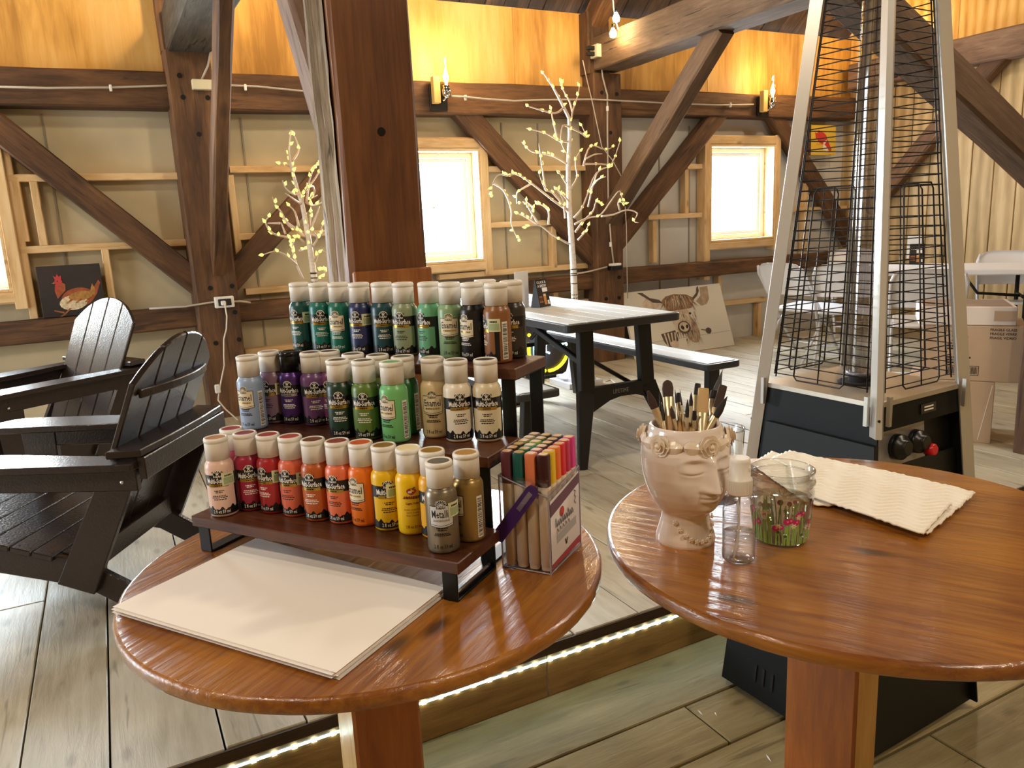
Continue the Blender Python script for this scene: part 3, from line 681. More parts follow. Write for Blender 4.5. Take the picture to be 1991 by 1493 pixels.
for a in (
    ((0.102,1.0833,1.075), 'e6c4b4', 'm', -12, 'b98a6a', 'pale pink paint bottle at the left end of the lowest riser', G1, 30),
    ((0.1277,1.1221,1.075), 'd4607a', 'm', -30, '9c3a4c', 'rose pink paint bottle half hidden behind the pale pink and crimson ones', G1),
    ((0.1399,1.0838,1.075), '98203e', 'm', -2, '7c2a3c', 'crimson paint bottle second in the front row from the left end', G1),
    ((0.1653,1.0543,1.075), 'a8242c', 'm', -45, '98302e', 'red paint bottle between the crimson and the coral one', G1, 26),
    ((0.1886,1.0252,1.075), 'dc6c4e', 'm', -36, 'a8423a', 'coral paint bottle with a price sticker, right of the red one', G1, 36),
    ((0.211,0.9906,1.075), 'b4571e', 'm', -30, '6c3a20', 'burnt orange paint bottle between the coral and the peach one', G1),
    ((0.236,0.9634,1.075), 'e2724a', 'm', -34, '8e3a30', 'peach orange paint bottle left of the bright orange enamel one', G1),
    ((0.2593,0.9375,1.075), 'e8761e', 'e', -45, 'd05a20', 'bright orange enamel paint bottle with cream label, left of the yellow ones', G1),
    ((0.2798,0.9066,1.075), 'e6b810', 'm', 5, '8a6a20', 'yellow paint bottle with a black label and price sticker', G1, 24),
    ((0.3015,0.8765,1.075), 'eec00e', 'a', 0, 'efe0b0', 'yellow paint bottle with a red apple emblem', G1),
    ((0.3218,0.8492,1.075), 'e8ac14', 'm', -4, '9a7428', 'golden yellow paint bottle mostly hidden behind the grey metallic one', G1),
    ((0.3121,0.8032,1.075), '8a8070', 't', -3, '5c584e', 'grey metallic paint bottle standing foremost at the right front corner', G1, 50),
    ((0.3521,0.8154,1.075), 'ab9058', 'e', -62, 'b88c4a', 'gold metallic paint bottle at the right end of the lowest riser', G1, None, 42),
    ((0.1673,1.1716,1.167), '98aed0', 'e', -36, 'a8a49c', 'light blue enamel paint bottle at the left end of the middle riser', G2, None, 40),
    ((0.2023,1.1927,1.167), '8e7088', 'm', -36, 'a08a84', 'dusty mauve paint bottle right of the light blue one', G2, 38),
    ((0.2273,1.1686,1.167), '54367a', 'm', -24, '0c0c0e', 'metallic purple paint bottle with a black cap', G2),
    ((0.2521,1.1366,1.167), '6a4272', 'm', 2, '4a3a44', 'purple paint bottle right of the black capped one', G2),
    ((0.2773,1.1285,1.167), '74406a', 'm', -20, '3c3038', 'plum purple paint bottle half hidden behind the dark green one', G2),
    ((0.2665,1.0423,1.167), '1c3a2c', 'm', -10, '38342c', 'very dark green paint bottle in front on the middle riser', G2),
    ((0.2985,1.0769,1.167), '5a7030', 'm', -10, '4a4238', 'moss green paint bottle hidden behind the dark green and olive ones', G2),
    ((0.2936,1.0117,1.167), '5e7a34', 'm', -14, '4c4a30', 'olive green paint bottle left of the light green one', G2),
    ((0.3235,1.0411,1.167), '6e7e40', 'm', -8, '5a5638', 'sage olive paint bottle hidden behind the olive and light green ones', G2),
    ((0.3207,0.9735,1.167), '74c07a', 'e', -42, '6aa868', 'light green enamel paint bottle with barcode on its side', G2, None, 44),
    ((0.3473,1.0036,1.167), '1c6a36', 'm', -95, '4a503c', 'emerald green paint bottle behind the light green one', G2, None, 52),
    ((0.3752,0.9639,1.167), 'dcc9a0', 'e', -12, 'b8a888', 'cream enamel paint bottle, first of the three cream ones', G2),
    ((0.3931,0.9262,1.167), 'ece3d2', 'm', 9, '6a6054', 'white paint bottle between two cream ones on the middle riser', G2),
    ((0.4258,0.9033,1.167), 'd9cdae', 'm', -3, '3a362c', 'beige paint bottle with black label at the right end of the middle riser', G2),
    ((0.2769,1.2834,1.26), '12504e', 'm', -42, 'bcc0ae', 'dark teal paint bottle with sticker at the left end of the tallest riser', G3, 30),
    ((0.2992,1.2428,1.26), '147066', 'm', -5, 'bcc0ae', 'teal green paint bottle second from left on the tallest riser', G3),
    ((0.3214,1.2094,1.26), '13705c', 'e', -28, 'bcc0ae', 'green enamel paint bottle with cream label on the tallest riser', G3),
    ((0.3434,1.1704,1.26), '26305e', 'm', -30, 'bcc0ae', 'navy blue paint bottle on the tallest riser', G3, 28),
    ((0.3688,1.1381,1.26), '1c4850', 'm', -2, 'bcc0ae', 'blue green paint bottle between the navy and the sage grey one', G3),
    ((0.3898,1.1011,1.26), '8e9a7c', 'm', -25, 'bcc0ae', 'sage grey paint bottle with black label on the tallest riser', G3),
    ((0.4174,1.0675,1.26), '6ab088', 'm', -50, 'a8c0a0', 'mint green paint bottle right of the gap on the tallest riser', G3),
    ((0.4345,1.0296,1.26), '86a67c', 'e', -12, 'bcc0ae', 'pale sage enamel paint bottle right of the mint one', G3),
    ((0.4526,0.9918,1.26), '17171a', 'e', -45, 'a8a494', 'black enamel paint bottle with cream label on the tallest riser', G3),
    ((0.4698,0.9507,1.26), '8a5a34', 'm', -80, 'bdb0a0', 'brown paint bottle with price sticker and barcode on the tallest riser', G3, -16, 30),
    ((0.5047,0.9721,1.26), '37302e', 'm', -18, 'b0a898', 'dark charcoal paint bottle at the right end of the tallest riser', G3),
    ((0.4895,1.0254,1.26), 'b0783c', 'm', -20, 'c8a890', 'tan paint bottle hidden behind the black and brown ones', G3),
):
    bottle(*a[:5], *a[5:7], a[7] if len(a) > 7 else None, a[8] if len(a) > 8 else None, cap=M_CAPB if a[4] == '0c0c0e' else None, metal=.6 if a[1] in ('8a8070', 'ab9058', '54367a') else 0.)


# ---------------------------------------------------------------- marker set in a clear case
M_ACR = glass('clear_acrylic', (.985, .985, .995), .6, .02, .04); M_GLASS = glass('clear_glass', (.985, .995, .99), 1., .01, .07, .5, 2.2)
E1, E2 = V((.588, -.809, 0)), V((.809, .588, 0))
CW, CD = .066, .100
cc = V((.396, .819, ZT)) + E1 * (CW / 2) + E2 * (CD / 2)
case = thing('marker_case', 'clear plastic marker case with a printed side card and purple strap, beside the paint rack', 'case', cc, YAW)
def pane(c, d, nm='case_wall', m=M_ACR): return MB().bbox(c, d, .0004).obj(nm, m, case)
pane((0, 0, .0012), (CW, CD, .0024), 'case_floor')
pane((0, -CD / 2 + .0007, .062), (CW, .0014, .120)); pane((0, CD / 2 - .0007, .062), (CW, .0014, .120))
pane((-CW / 2 + .0007, 0, .062), (.0014, CD, .120)); pane((CW / 2 - .0007, 0, .055), (.0014, CD, .106))
mb = MB(); hx, hy = CW / 2, CD / 2
for x, y, h in ((-hx, -hy, .122), (hx, -hy, .100), (-hx, hy, .122), (hx, hy, .110)): mb.box((x, y, h / 2), (.0016, .0016, h))
for a, b in (((-hx, -hy, .122), (hx, -hy, .100)), ((-hx, hy, .122), (hx, hy, .110)), ((-hx, -hy, .122), (-hx, hy, .122)), ((hx, -hy, .100), (hx, hy, .110)), ((-hx, -hy, .0012), (hx, -hy, .0012)), ((hx, -hy, .0012), (hx, hy, .0012)), ((-hx, -hy, .0012), (-hx, hy, .0012))): mb.tube([a, b], .0011, 5)
tag(mb.obj('case_edge', mat('acrylic_edge', '9f95a8', .15, 0, .8), case), 'bright greyish edges of the clear case')
M_CARD = mat('card_white', 'e9e9ee', .5); M_PURP = mat('purple_plastic', '3f1f6a', .4); M_CARDP = mat('card_plum', '6b4a5c', .5)
mb = MB(); x = CW / 2 + .0006
RX = M(((0, 0, 1), (1, 0, 0), (0, 1, 0)))  # maps (a,b,c) -> x=c,y=a,z=b
def card(poly, mi, dx): mb.add([(x + dx, a, b) for a, b in poly], [tuple(range(len(poly)))], mi)
card([(-.047, .006), (.047, .006), (.047, .104), (-.047, .094)], 0, 0)
card([(-.047, .0735), (.047, .088), (.047, .102), (-.047, .090)], 1, .0003)
card([(-.047, .006), (.047, .006), (.047, .016), (-.047, .012)], 2, .0003)
card([(-.012 + .007 * math.cos(a), .070 + .0065 * math.sin(a)) for a in [2 * PI * i / 14 for i in range(14)]], 3, .0006)
card([(-.030, .033), (.034, .036), (.034, .0475), (-.030, .044)], 4, .0003)
rr = random.Random(4)
def stroke(pts, w_=.0011, mi=5):
    for (a, b), (c, d) in zip(pts[:-1], pts[1:]):
        n_2 = V((-(d - b), c - a)); n_2 = n_2.normalized() * w_ / 2 if n_2.length else V((0, w_))
        card([(a - n_2.x, b - n_2.y), (c - n_2.x, d - n_2.y), (c + n_2.x, d + n_2.y), (a + n_2.x, b + n_2.y)], mi, .0009)
stroke([(.028, .084), (.034, .081), (.029, .077), (.034, .073), (.029, .069), (.034, .064)])
px0 = -.034
for k in range(9): stroke([(px0, .056), (px0 + .002, .0635 + .004 * (k % 3 == 0)), (px0 + .0045, .055), (px0 + .0065, .0595)]); px0 += .0066
for k in range(5): stroke([(-.03 + k * .009, .0455 + .0005 * k), (-.028 + k * .009, .053), (-.024 + k * .009, .047)], .0009)
stroke([(-.004, .030), (-.001, .022), (.003, .030)], .002)
o = mb.obj('printed_card', [M_CARD, M_CARDP, mat('card_red', 'b24a58', .5), mat('card_flower', 'c43c34', .5), mat('card_grey', 'b9c0c8', .5), mat('card_ink', '3a3240', .5)], case)
# purple strap hanging across the corner
mb = MB(); n = 8; w_ = .0165; L_ = .098; poly = [(-w_ / 2, -.002), (w_ / 2, .006), (w_ / 2, L_ - w_ / 2)] + [(w_ / 2 * math.cos(PI * i / n), L_ - w_ / 2 + w_ / 2 * math.sin(PI * i / n)) for i in range(1, n)] + [(-w_ / 2, L_ - w_ / 2)]
mb.prism(poly, .0016); mb2 = MB(); mb2.prism([(-.003, L_ - .040), (.003, L_ - .040), (.003, L_ - .010), (-.003, L_ - .010)], .0004); mb2.lathe([(.0032, .0004), (.003, .0016)], 10, (0, L_ - .030, 0))
st = mb.obj('strap', M_PURP, case); o = mb2.obj('strap_slot', mat('strap_slot', '8a8098', .3, .5), st); o.location = (0, 0, .0017)
# strap plane faces the front of the case: bottom end low on the left, top end near the right marker
st.matrix_basis = M.Translation((-.040, -CD / 2 - .0045, .036)) @ M(((1, 0, 0, 0), (0, 0, -1, 0), (0, 1, 0, 0), (0, 0, 0, 1))) @ M.Rotation(-math.radians(37), 4, 'Z')
# 24 markers
MK = [['5c2c38', '3a2420', '2e3034', '8a8a5e', '9aa070', '6e7058'], ['0c5a56', '1e6a50', '58a880', '8cac50', '5a6a3c', '3a3a34'],
      ['e0805a', '8a4a74', '40203a', '2a2a38', '30305a', '2a3a5a'], ['3a1018', 'e8c21a', 'e8742a', 'd8262e', 'c22a56', 'd42a8a']]
CN = dict(zip(sum(MK, []), ['plum', 'dark brown', 'charcoal', 'khaki', 'pale olive', 'grey green', 'deep teal', 'sea green', 'mint green', 'lime green', 'moss green', 'blackish green', 'salmon', 'mauve', 'dark purple', 'slate', 'navy', 'steel blue', 'maroon', 'yellow', 'orange', 'red', 'crimson', 'magenta']))
M_BAR = mat('marker_barrel', 'f2e4d0', .45); M_TIPD = mat('marker_end', 'cfa878', .5)
def rsq(s, z, b=.003):
    return [(x_ * s, y_ * s, z) for x_, y_ in [(math.copysign(abs(math.cos(a)) ** .55, math.cos(a)), math.copysign(abs(math.sin(a)) ** .55, math.sin(a))) for a in [2 * PI * i / 16 for i in range(16)]]]
def loft(mb, secs, mi=0, smooth=True):
    n = len(secs[0]); vs = sum(secs, []); fs = [(i * n + k, i * n + (k + 1) % n, (i + 1) * n + (k + 1) % n, (i + 1) * n + k) for i in range(len(secs) - 1) for k in range(n)]
    mb.add(vs, fs, mi, smooth); mb.add(secs[0], [tuple(range(n))[::-1]], mi); mb.add(secs[-1], [tuple(range(n))], mi); return mb
bar_me = loft(MB(), [rsq(.0060, 0), rsq(.0064, .001), rsq(.0064, .007), rsq(.0070, .0075), rsq(.0070, .112)]).mesh('marker_barrel', M_BAR)
mcap_me = loft(MB(), [rsq(.0073, .109), rsq(.0073, .1475), rsq(.0068, .1490)]).mesh('marker_cap', M_BAR)
mtop_me = loft(MB(), [rsq(.0054, .1490), rsq(.0054, .1496)]).mesh('cap_end', M_TIPD)
for i, row in enumerate(MK):
    for j, col in enumerate(row):
        x, y = -CW / 2 + .0085 + i * .0163, -CD / 2 + .0092 + j * .01625
        p = cc + E1 * x + E2 * y + V((0, 0, .0026))
        t = thing('marker', '%s capped marker, %s in the clear case' % (CN[col], ('front row', 'second row', 'third row', 'fourth row', 'fifth row', 'back row')[j]), 'marker', p, YAW, 'markers in the clear case')
        part('barrel', bar_me, t); c = part('cap', mcap_me, t); setmat(c, mat('markercap_' + col, col, .35)); part('cap_end', mtop_me, c)
o = MB()
for z in (.035, .042, .048, .055, .063, .068, .075): o.box((0, 0, z), (.0016, .0004, .004 + .002 * (int(z * 1e3) % 3)))

# ---------------------------------------------------------------- ceramic face planter holding brushes
M_CER = mat('glazed_ceramic', 'efe3dc', .18, coat=.8, noise=.03, nscale=14)
vc = V((.643, .763, ZT)); FYAW = math.atan2(-vc.x, vc.y) + math.radians(33)
vase = thing('face_planter', 'glossy cream ceramic head planter with closed eyes and flower crown, full of brushes', 'planter', vc, FYAW)
PR = [(0, .0385), (.003, .0392), (.008, .0385), (.020, .0350), (.030, .0322), (.038, .0315), (.042, .0325), (.046, .0355), (.051, .0390), (.058, .0432), (.068, .0480), (.080, .0524), (.095, .0562), (.108, .0578), (.120, .0584), (.130, .0575), (.138, .0552), (.145, .0515), (.152, .0482), (.158, .0468), (.1605, .0455)]
def rad(z):
    for (a, r0), (b, r1) in zip(PR[:-1], PR[1:]):
        if a <= z <= b: t = (z - a) / (b - a); return r0 + (r1 - r0) * t
    return PR[-1][1]
def g(a, s): return math.exp(-(a / s) ** 2)
def face(u, z):
    """outward bump of the face, u = angle from the nose line"""
    d = 0.; au = abs(u)
    d += .009 * g(u, .70) * g(z - .066, .024)                                   # jaw and chin pushed forward
    d += .006 * g(u, .24) * g(z - .0575, .008)                                  # chin
    if z < .047: d *= max(0, (z - .039) / .008)
    t = min(1, max(0, (.128 - z) / .040)); nz = 1 if .0865 < z < .124 else (g(z - .0865, .0022) if z <= .0865 else g(z - .124, .007))
    wd = .10 + .07 * t ** 1.6
    d += (.0065 + .0130 * t) * nz * g(u, wd) ** 1.3                             # nose
    d += .0045 * g(au - .16, .07) * g(z - .0890, .0042)                         # nostrils
    d -= .0060 * g(au - .37, .25) * g(z - .1165, .0100)                         # eye sockets
    q = 1 - ((au - .42) / .27) ** 2
    if q > 0:
        d += .0058 * math.sqrt(q) * g(z - (.1145 - .0015 * q), .0082)           # closed lids
        d -= .0020 * math.sqrt(q) * g(z - (.1078 + .003 * (1 - q)), .0011)      # lash crease
    d += .0032 * g(au - .36, .27) * g(z - (.1275 - .004 * (au - .36) ** 2 * 10), .0036)   # brows
    d += .0030 * g(au - .58, .25) * g(z - .088, .014)                           # cheeks
    lw = .26
    if au < lw * 1.3:
        e = max(0, 1 - (au / lw) ** 2)
        d += .0062 * e * g(z - (.0792 - .0008 * g(u, .05)), .0026) + .0066 * e * g(z - .0730, .0030) - .0036 * e * g(z - .0762, .0009)
    d -= .0016 * g(u, .06) * g(z - .0832, .002)
    return d
mb = MB(); nu = 120; zs = [i * .0013 for i in range(int(.1605 / .0013) + 1)] + [.1605]; vs = []; fs = []
for z in zs:
    for k in range(nu):
        u = -PI + 2 * PI * k / nu; r = rad(z) + face(u, z) * (1 if abs(u) < 1.5 else 0); vs.append((r * math.sin(u), -r * math.cos(u), z))
nz = len(zs)
for (r, z) in ((.0445, .1612), (.0430, .1605), (.0440, .150), (.0520, .125), (.050, .090), (.030, .060), (.0005, .058)):
    for k in range(nu): u = -PI + 2 * PI * k / nu; vs.append((r * math.sin(u), -r * math.cos(u), z))
for i in range(nz + 6):
    for k in range(nu): a, b = i * nu + k, i * nu + (k + 1) % nu; fs.append((a, b, b + nu, a + nu))
mb.add(vs, fs, 0, True); mb.add(vs[:nu], [tuple(range(nu))[::-1]])
mb.obj('head', M_CER, vase)
M_CERD = mat('bisque_flower', 'ecdcc8', .35, coat=.5)
def rose(par, u, z, s=.0115):
    r = rad(z) + .003; mb = MB()
    for ring, (q, lift, n_p, tilt) in enumerate(((1., .0010, 6, .35), (.72, .0035, 5, .6), (.45, .0058, 4, .9))):
        for k in range(n_p):
            a0 = 2 * PI * k / n_p + ring * .5; vs = []; fs = []
            for i in range(5):
                a = a0 + (i - 2) * (1.25 * 2 * PI / n_p) / 4; bulge = 1 + .10 * math.cos((i - 2) * .9)
                for rr_, h in ((.25 * q, lift - .001), (.75 * q, lift), (q * bulge, lift + .0022 * tilt)): vs.append((s * rr_ * math.cos(a), s * rr_ * math.sin(a), h))
            for i in range(4):
                for j in range(2): a = i * 3 + j; fs.append((a, a + 3, a + 4, a + 1))
            mb.add(vs, fs, 0, True)
    mb.ball((0, 0, .0055), s * .28, 8)
    mb.lathe([(s * .9, -.004), (s * .8, .001), (.0005, .002)], 14, cap0=False, cap1=False)
    o = mb.obj('rose', M_CERD, par); n_ = V((math.sin(u), -math.cos(u), .1)).normalized()
    o.matrix_basis = M.Translation((r * math.sin(u), -r * math.cos(u), z)) @ n_.to_track_quat('Z', 'Y').to_matrix().to_4x4(); return o
def leaf(par, u, z, tilt, s=.013):
    r = rad(z) + .002; mb = MB(); vs = []; fs = []; n = 9
    for i in range(n):
        t = i / (n - 1); wd = s * .52 * math.sin(PI * min(1, t * .92 + .06)) ** .7
        for j in (-1, -.5, 0, .5, 1): vs.append((s * 1.5 * (t - .5), j * wd * (1 + .06 * (i % 2)), .0022 - .0014 * j * j + .0009 * math.cos(j * 9)))
    for i in range(n - 1):
        for j in range(4): a = i * 5 + j; fs.append((a, a + 5, a + 6, a + 1))
    rim = [i * 5 for i in range(n)] + [(n - 1) * 5 + j for j in range(1, 5)] + [i * 5 + 4 for i in range(n - 2, -1, -1)] + [3, 2, 1]
    b = len(vs); vs += [(vs[i][0], vs[i][1], -.003) for i in rim]
    for k in range(len(rim)): fs.append((rim[k], rim[(k + 1) % len(rim)], b + (k + 1) % len(rim), b + k))
    mb.add(vs, fs, 0, False)
    o = mb.obj('leaf', M_CERD, par); n_ = V((math.sin(u), -math.cos(u), .15)).normalized(); xa = V((math.cos(u), math.sin(u), tilt))
    f = frame(xa, n_); o.matrix_basis = M.Translation((r * math.sin(u), -r * math.cos(u), z)) @ f.to_4x4(); return o
for u in (-1.16, -.02, 1.12, 2.3, -2.3): rose(vase, u, .1425, .0135)
for k, u in enumerate((-.84, -.40, .36, .76, 1.52, 1.9, -1.55, -1.95, 2.75, -2.75)): leaf(vase, u, .1415, .10 * (-1) ** k, .0155)
mb = MB()
for k in range(11): # beaded flower necklace
    t = (k - 5) / 5; u = t * .95; z = .034 - .024 * (1 - t * t); r = rad(z) + .0025
    for q in range(5): a = 2 * PI * q / 5; mb.ball((r * math.sin(u) + .0022 * math.cos(a) * math.cos(u), -r * math.cos(u) + .0022 * math.cos(a) * math.sin(u), z + .0022 * math.sin(a)), .0017, 5)
    mb.ball((1.02 * r * math.sin(u), -1.02 * r * math.cos(u), z), .0014, 5)
tag(mb.obj('necklace', M_CERD, vase), kind='stuff')

# brushes and a palette knife standing in the planter
M_BRB = mat('brown_bristle', '3a241a', .7, noise=.2, nscale=400, stretch=(1, 1, .05)); M_BRD = mat('dark_bristle', '1e1512', .7); M_BRY = mat('blond_bristle', 'c9a873', .7); M_FER = mat('brass_ferrule', 'd6c4a0', .35, .8); M_HAN = mat('brush_handle', 'b08a5a', .4); M_STEEL = mat('steel', 'c8ccd0', .22, 1)
def brush(tip, ent, wid, blen, shape, bm_, label, depth=1.035):
    a = V(tip); b = V(ent); d = (b - a).normalized()
    t = thing('paint_brush', label, 'brush', a, 0, 'brushes in the face planter')
    up = V((-.644, -.765, 0)); fl = frame(d, up)     # local x down the brush, z toward the viewer
    def sec(s_, w_, h_, n=10): return [(s_, w_ * math.cos(2 * PI * k / n), h_ * math.sin(2 * PI * k / n)) for k in range(n)]
    flat = shape in ('flat', 'filbert', 'angle'); hh = .28 if flat else 1.
    if shape == 'flat': S_ = [(0, .9), (.15, .97), (.9, 1), (1, .95)]
    elif shape == 'filbert': S_ = [(0, .25), (.06, .62), (.18, .9), (.5, 1.05), (1, .92)]
    elif shape == 'angle': S_ = [(0, .3), (.3, .7), (.55, 1), (1, .95)]
    elif shape == 'liner': S_ = [(0, .12), (.5, .6), (1, 1)]
    else: S_ = [(0, .08), (.3, .7), (.65, 1.1), (1, .95)]
    mb = loft(MB(), [sec(q * blen, k * wid / 2, k * wid / 2 * hh + .0004) for q, k in S_]); o1 = mb.obj('bristles', bm_, t)
    fl_ = .026; mb = loft(MB(), [sec(blen - .001, wid / 2 * 1.02, wid / 2 * (.36 if flat else 1.02)), sec(blen + fl_ * .5, wid / 2 * .95, wid / 2 * (.6 if flat else 1)), sec(blen + fl_, max(.0022, wid * .33), max(.0022, wid * .33))]); o2 = mb.obj('ferrule', M_FER, t)
    mb = loft(MB(), [sec(blen + fl_, max(.0022, wid * .33), max(.0022, wid * .33)), sec(blen + fl_ + .03, .0035, .0035), sec(min(.118, blen + fl_ + .075), .0022, .0022)]); o3 = mb.obj('handle', M_HAN, t)
    for o in (o1, o2, o3): o.matrix_basis = fl.to_4x4()
brush((0.6136,0.803,1.2234), (0.624,0.7882,1.1781), 0.0105, 0.026, 'angle', M_BRB, 'brown angled flat brush leaning far left in the face planter')
brush((0.645,0.8191,1.2138), (0.6313,0.7945,1.1816), 0.0035, 0.016, 'liner', M_BRD, 'thin liner brush behind the black round brush on the left')
brush((0.6319,0.8015,1.2078), (0.6258,0.786,1.1775), 0.0075, 0.029, 'round', M_BRD, 'black round brush second from the left, in front of a liner')
brush((0.6506,0.809,1.2319), (0.6329,0.7822,1.1772), 0.0145, 0.025, 'filbert', M_BRB, 'large brown filbert brush, the tallest on the left side')
brush((0.6378,0.7859,1.2031), (0.6386,0.7767,1.1759), 0.0055, 0.018, 'round', M_BRB, 'small brown pointed brush low in front of the big filbert')
brush((0.6645,0.8099,1.2172), (0.6464,0.7802,1.1784), 0.0036, 0.022, 'liner', M_BRD, 'thin dark liner brush left of the pair in the middle')
brush((0.6705,0.8068,1.2169), (0.6489,0.7726,1.1758), 0.003, 0.026, 'liner', M_BRD, 'thinnest dark liner brush in the middle of the planter')
brush((0.6742,0.8147,1.2096), (0.6445,0.7761,1.1766), 0.006, 0.018, 'flat', M_BRD, 'short dark flat brush beside the thinnest liner')
brush((0.6521,0.7693,1.2126), (0.6493,0.7674,1.1742), 0.005, 0.024, 'round', M_BRD, 'dark pointed brush with slim ferrule, front centre of the planter')
brush((0.6836,0.799,1.2125), (0.6575,0.7706,1.1763), 0.0048, 0.024, 'round', M_BRD, 'dark pointed brush behind the front centre one')
brush((0.6932,0.7966,1.2231), (0.6599,0.7668,1.1753), 0.0085, 0.019, 'flat', M_BRD, 'dark square flat brush left of the blond brush')
brush((0.6581,0.7626,1.1974), (0.6575,0.763,1.1735), 0.0055, 0.013, 'flat', M_BRD, 'small dark brush low in front of the blond brush')
brush((0.6859,0.7769,1.2213), (0.6673,0.7591,1.1735), 0.015, 0.035, 'flat', M_BRY, 'broad blond flat brush right of centre')
brush((0.7123,0.7843,1.2125), (0.6805,0.756,1.1742), 0.0125, 0.015, 'flat', M_BRD, 'dark wide flat brush under the palette knife')
brush((0.7167,0.7726,1.2215), (0.6848,0.7587,1.1759), 0.0115, 0.035, 'flat', M_BRB, 'brown flat brush leaning right with a long ferrule')
brush((0.7055,0.7531,1.2115), (0.6763,0.7545,1.1733), 0.0095, 0.033, 'round', M_BRD, 'black pointed brush leaning far right in the face planter')
kn = thing('palette_knife', 'palette knife with a dark pointed blade leaning in the face planter', 'palette knife', (0.7325,0.7917,1.2395))
a, b = V((0.7325,0.7917,1.2395)), V((0.6986,0.785,1.1857)); d = (b - a).normalized()
mb = MB().prism([(0, 0), (.030, .0085), (.047, .006), (.050, .0018), (.050, -.0018), (.047, -.003), (.02, -.0015)], .0007); o = mb.obj('blade', M_STEEL, kn); o.matrix_basis = frame(d, (-.644, -.765, .1)).to_4x4()
mb = MB().tube([(.049, 0, 0), (.066, 0, .003), (.080, 0, .001)], .0016, 8); mb.tube([(.079, 0, .001), (.105, 0, .001)], [.004, .0042], 8); o = mb.obj('handle', M_HAN, kn); o.matrix_basis = frame(d, (-.644, -.765, .1)).to_4x4()

# ---------------------------------------------------------------- spray bottle, jar, drinking glass
sp = thing('spray_bottle', 'small clear spray bottle with white cap, a third full of water', 'bottle', (.655, .676, ZT), .3)
M_CPL = glass('clear_plastic', (.985, .985, .985), .8, .03, .05, .45, 2.5); M_WATER = glass('water', (.96, .97, .97), .7, .0, .05)
MB().lathe([(.010, .001), (.017, .0005), (.0198, .003), (.0200, .008), (.0200, .066), (.0190, .073), (.0160, .079), (.0115, .083), (.0105, .0835), (.0105, .091)], 32, cap0=True, cap1=False).obj('bottle_body', M_CPL, sp)
MB().lathe([(.0001, .002), (.016, .002), (.0188, .004), (.0190, .037), (.0001, .037)], 32, cap0=False, cap1=False).obj('water', M_WATER, sp)
mb = MB().lathe([(.0148, .088), (.0150, .089), (.0150, .106), (.0148, .1075), (.0128, .1085), (.0128, .129), (.0120, .1325), (.0110, .1335)], 32)
for k in range(30): a = 2 * PI * k / 30; mb.box((.0151 * math.cos(a), .0151 * math.sin(a), .0975), (.0006, .0008, .017), rotz(a))
mb.box((0, -.0128, .121), (.004, .002, .004)); mb.obj('spray_cap', M_WHITEP, sp)
MB().tube([(0, 0, .09), (.0005, 0, .06), (.001, .001, .036), (-.004, .001, .018), (-.0115, .0, .0055)], .0013, 8).obj('dip_tube', mat('milky_tube', 'e6e6e6', .4), sp)

jar = thing('flower_jar', 'wide glass jar painted with pink and white flowers, holding rinse water', 'jar', (.745, .693, ZT))
n = 40; mb = MB()
def jr(z): return .0335 + (.0405 - .0335) * min(1, z / .066)
mb.lathe([(.020, .002), (.029, .0005), (.0325, .003), (jr(.006), .006), (jr(.066), .066), (.0408, .070), (.0392, .076), (.0400, .0785), (.0418, .0805), (.0418, .0835), (.0402, .0855), (.0400, .0935), (.0412, .0955), (.0412, .0975), (.0398, .0985), (.0385, .0975), (.0385, .078), (.0385, .066), (.031, .008), (.0005, .006)], n, cap0=True, cap1=False)
for k in range(10): pass
mb.obj('jar_body', M_GLASS, jar)
mb = MB().tube([(.0403 * math.cos(a), .0403 * math.sin(a), .088 + .004 * (a / (2 * PI))) for a in [2 * PI * k / 40 for k in range(32)]], .0010, 6); mb.obj('thread', M_GLASS, jar)
MB().lathe([(.0005, .0075), (.0305, .0085), (.0372, .058), (.0005, .058)], n, cap0=False, cap1=False).obj('water', glass('rinse_water', (.93, .97, .90), .7, 0, .05), jar)
M_STEM = mat('painted_stem', '9cc862', .5); M_PINK = mat('painted_pink', 'd2307a', .5); M_WHT = mat('painted_white', 'eef2ec', .5); M_YEL = mat('painted_yellow', 'e0c040', .5); M_LEAFD = mat('painted_leaf', '3c6a2c', .5)
mb = MB(); rr = random.Random(8)
def jp(u, z, e=.0006): r = jr(z) + e; return (r * math.sin(u), -r * math.cos(u), z)
def blob(u, z, s, mi, n=7, e=.0009, star=0):
    mb.add([jp(u + s * (1 if not star or k % 2 == 0 else .45) * math.cos(2 * PI * k / n) / jr(z), z + s * (1 if not star or k % 2 == 0 else .45) * math.sin(2 * PI * k / n), e) for k in range(n)], [tuple(range(n))], mi)
for k in range(74):
    u = 2 * PI * k / 74 + rr.uniform(-.04, .04); h = rr.uniform(.022, .050); l = rr.uniform(-.10, .10); w_ = rr.uniform(.0006, .0011) / .036
    vs = []
    for i in range(5):
        t = i / 4; z = .005 + (h - .005) * t; uu = u + l * t * t; vs += [jp(uu - w_, z), jp(uu + w_, z)]
    mb.add(vs, [(2 * i, 2 * i + 1, 2 * i + 3, 2 * i + 2) for i in range(4)], 0)
    q = rr.random()
    if q < .42: blob(u + l, h, rr.uniform(.0032, .0048), 1, 8); blob(u + l + .02, h + .0006, .0015, 5, 5, .0012)
    elif q < .68: blob(u + l, h, .0046, 2, 12, .0009, 1); blob(u + l, h, .0011, 3, 6, .0012)
    elif q < .85: blob(u + l * .5, h * .6, .0022, 4, 6)
mb.obj('painted_flowers', [M_STEM, M_PINK, M_WHT, M_YEL, M_LEAFD, mat('painted_rose', 'f09ab8', .5)], jar)['kind'] = 'stuff'

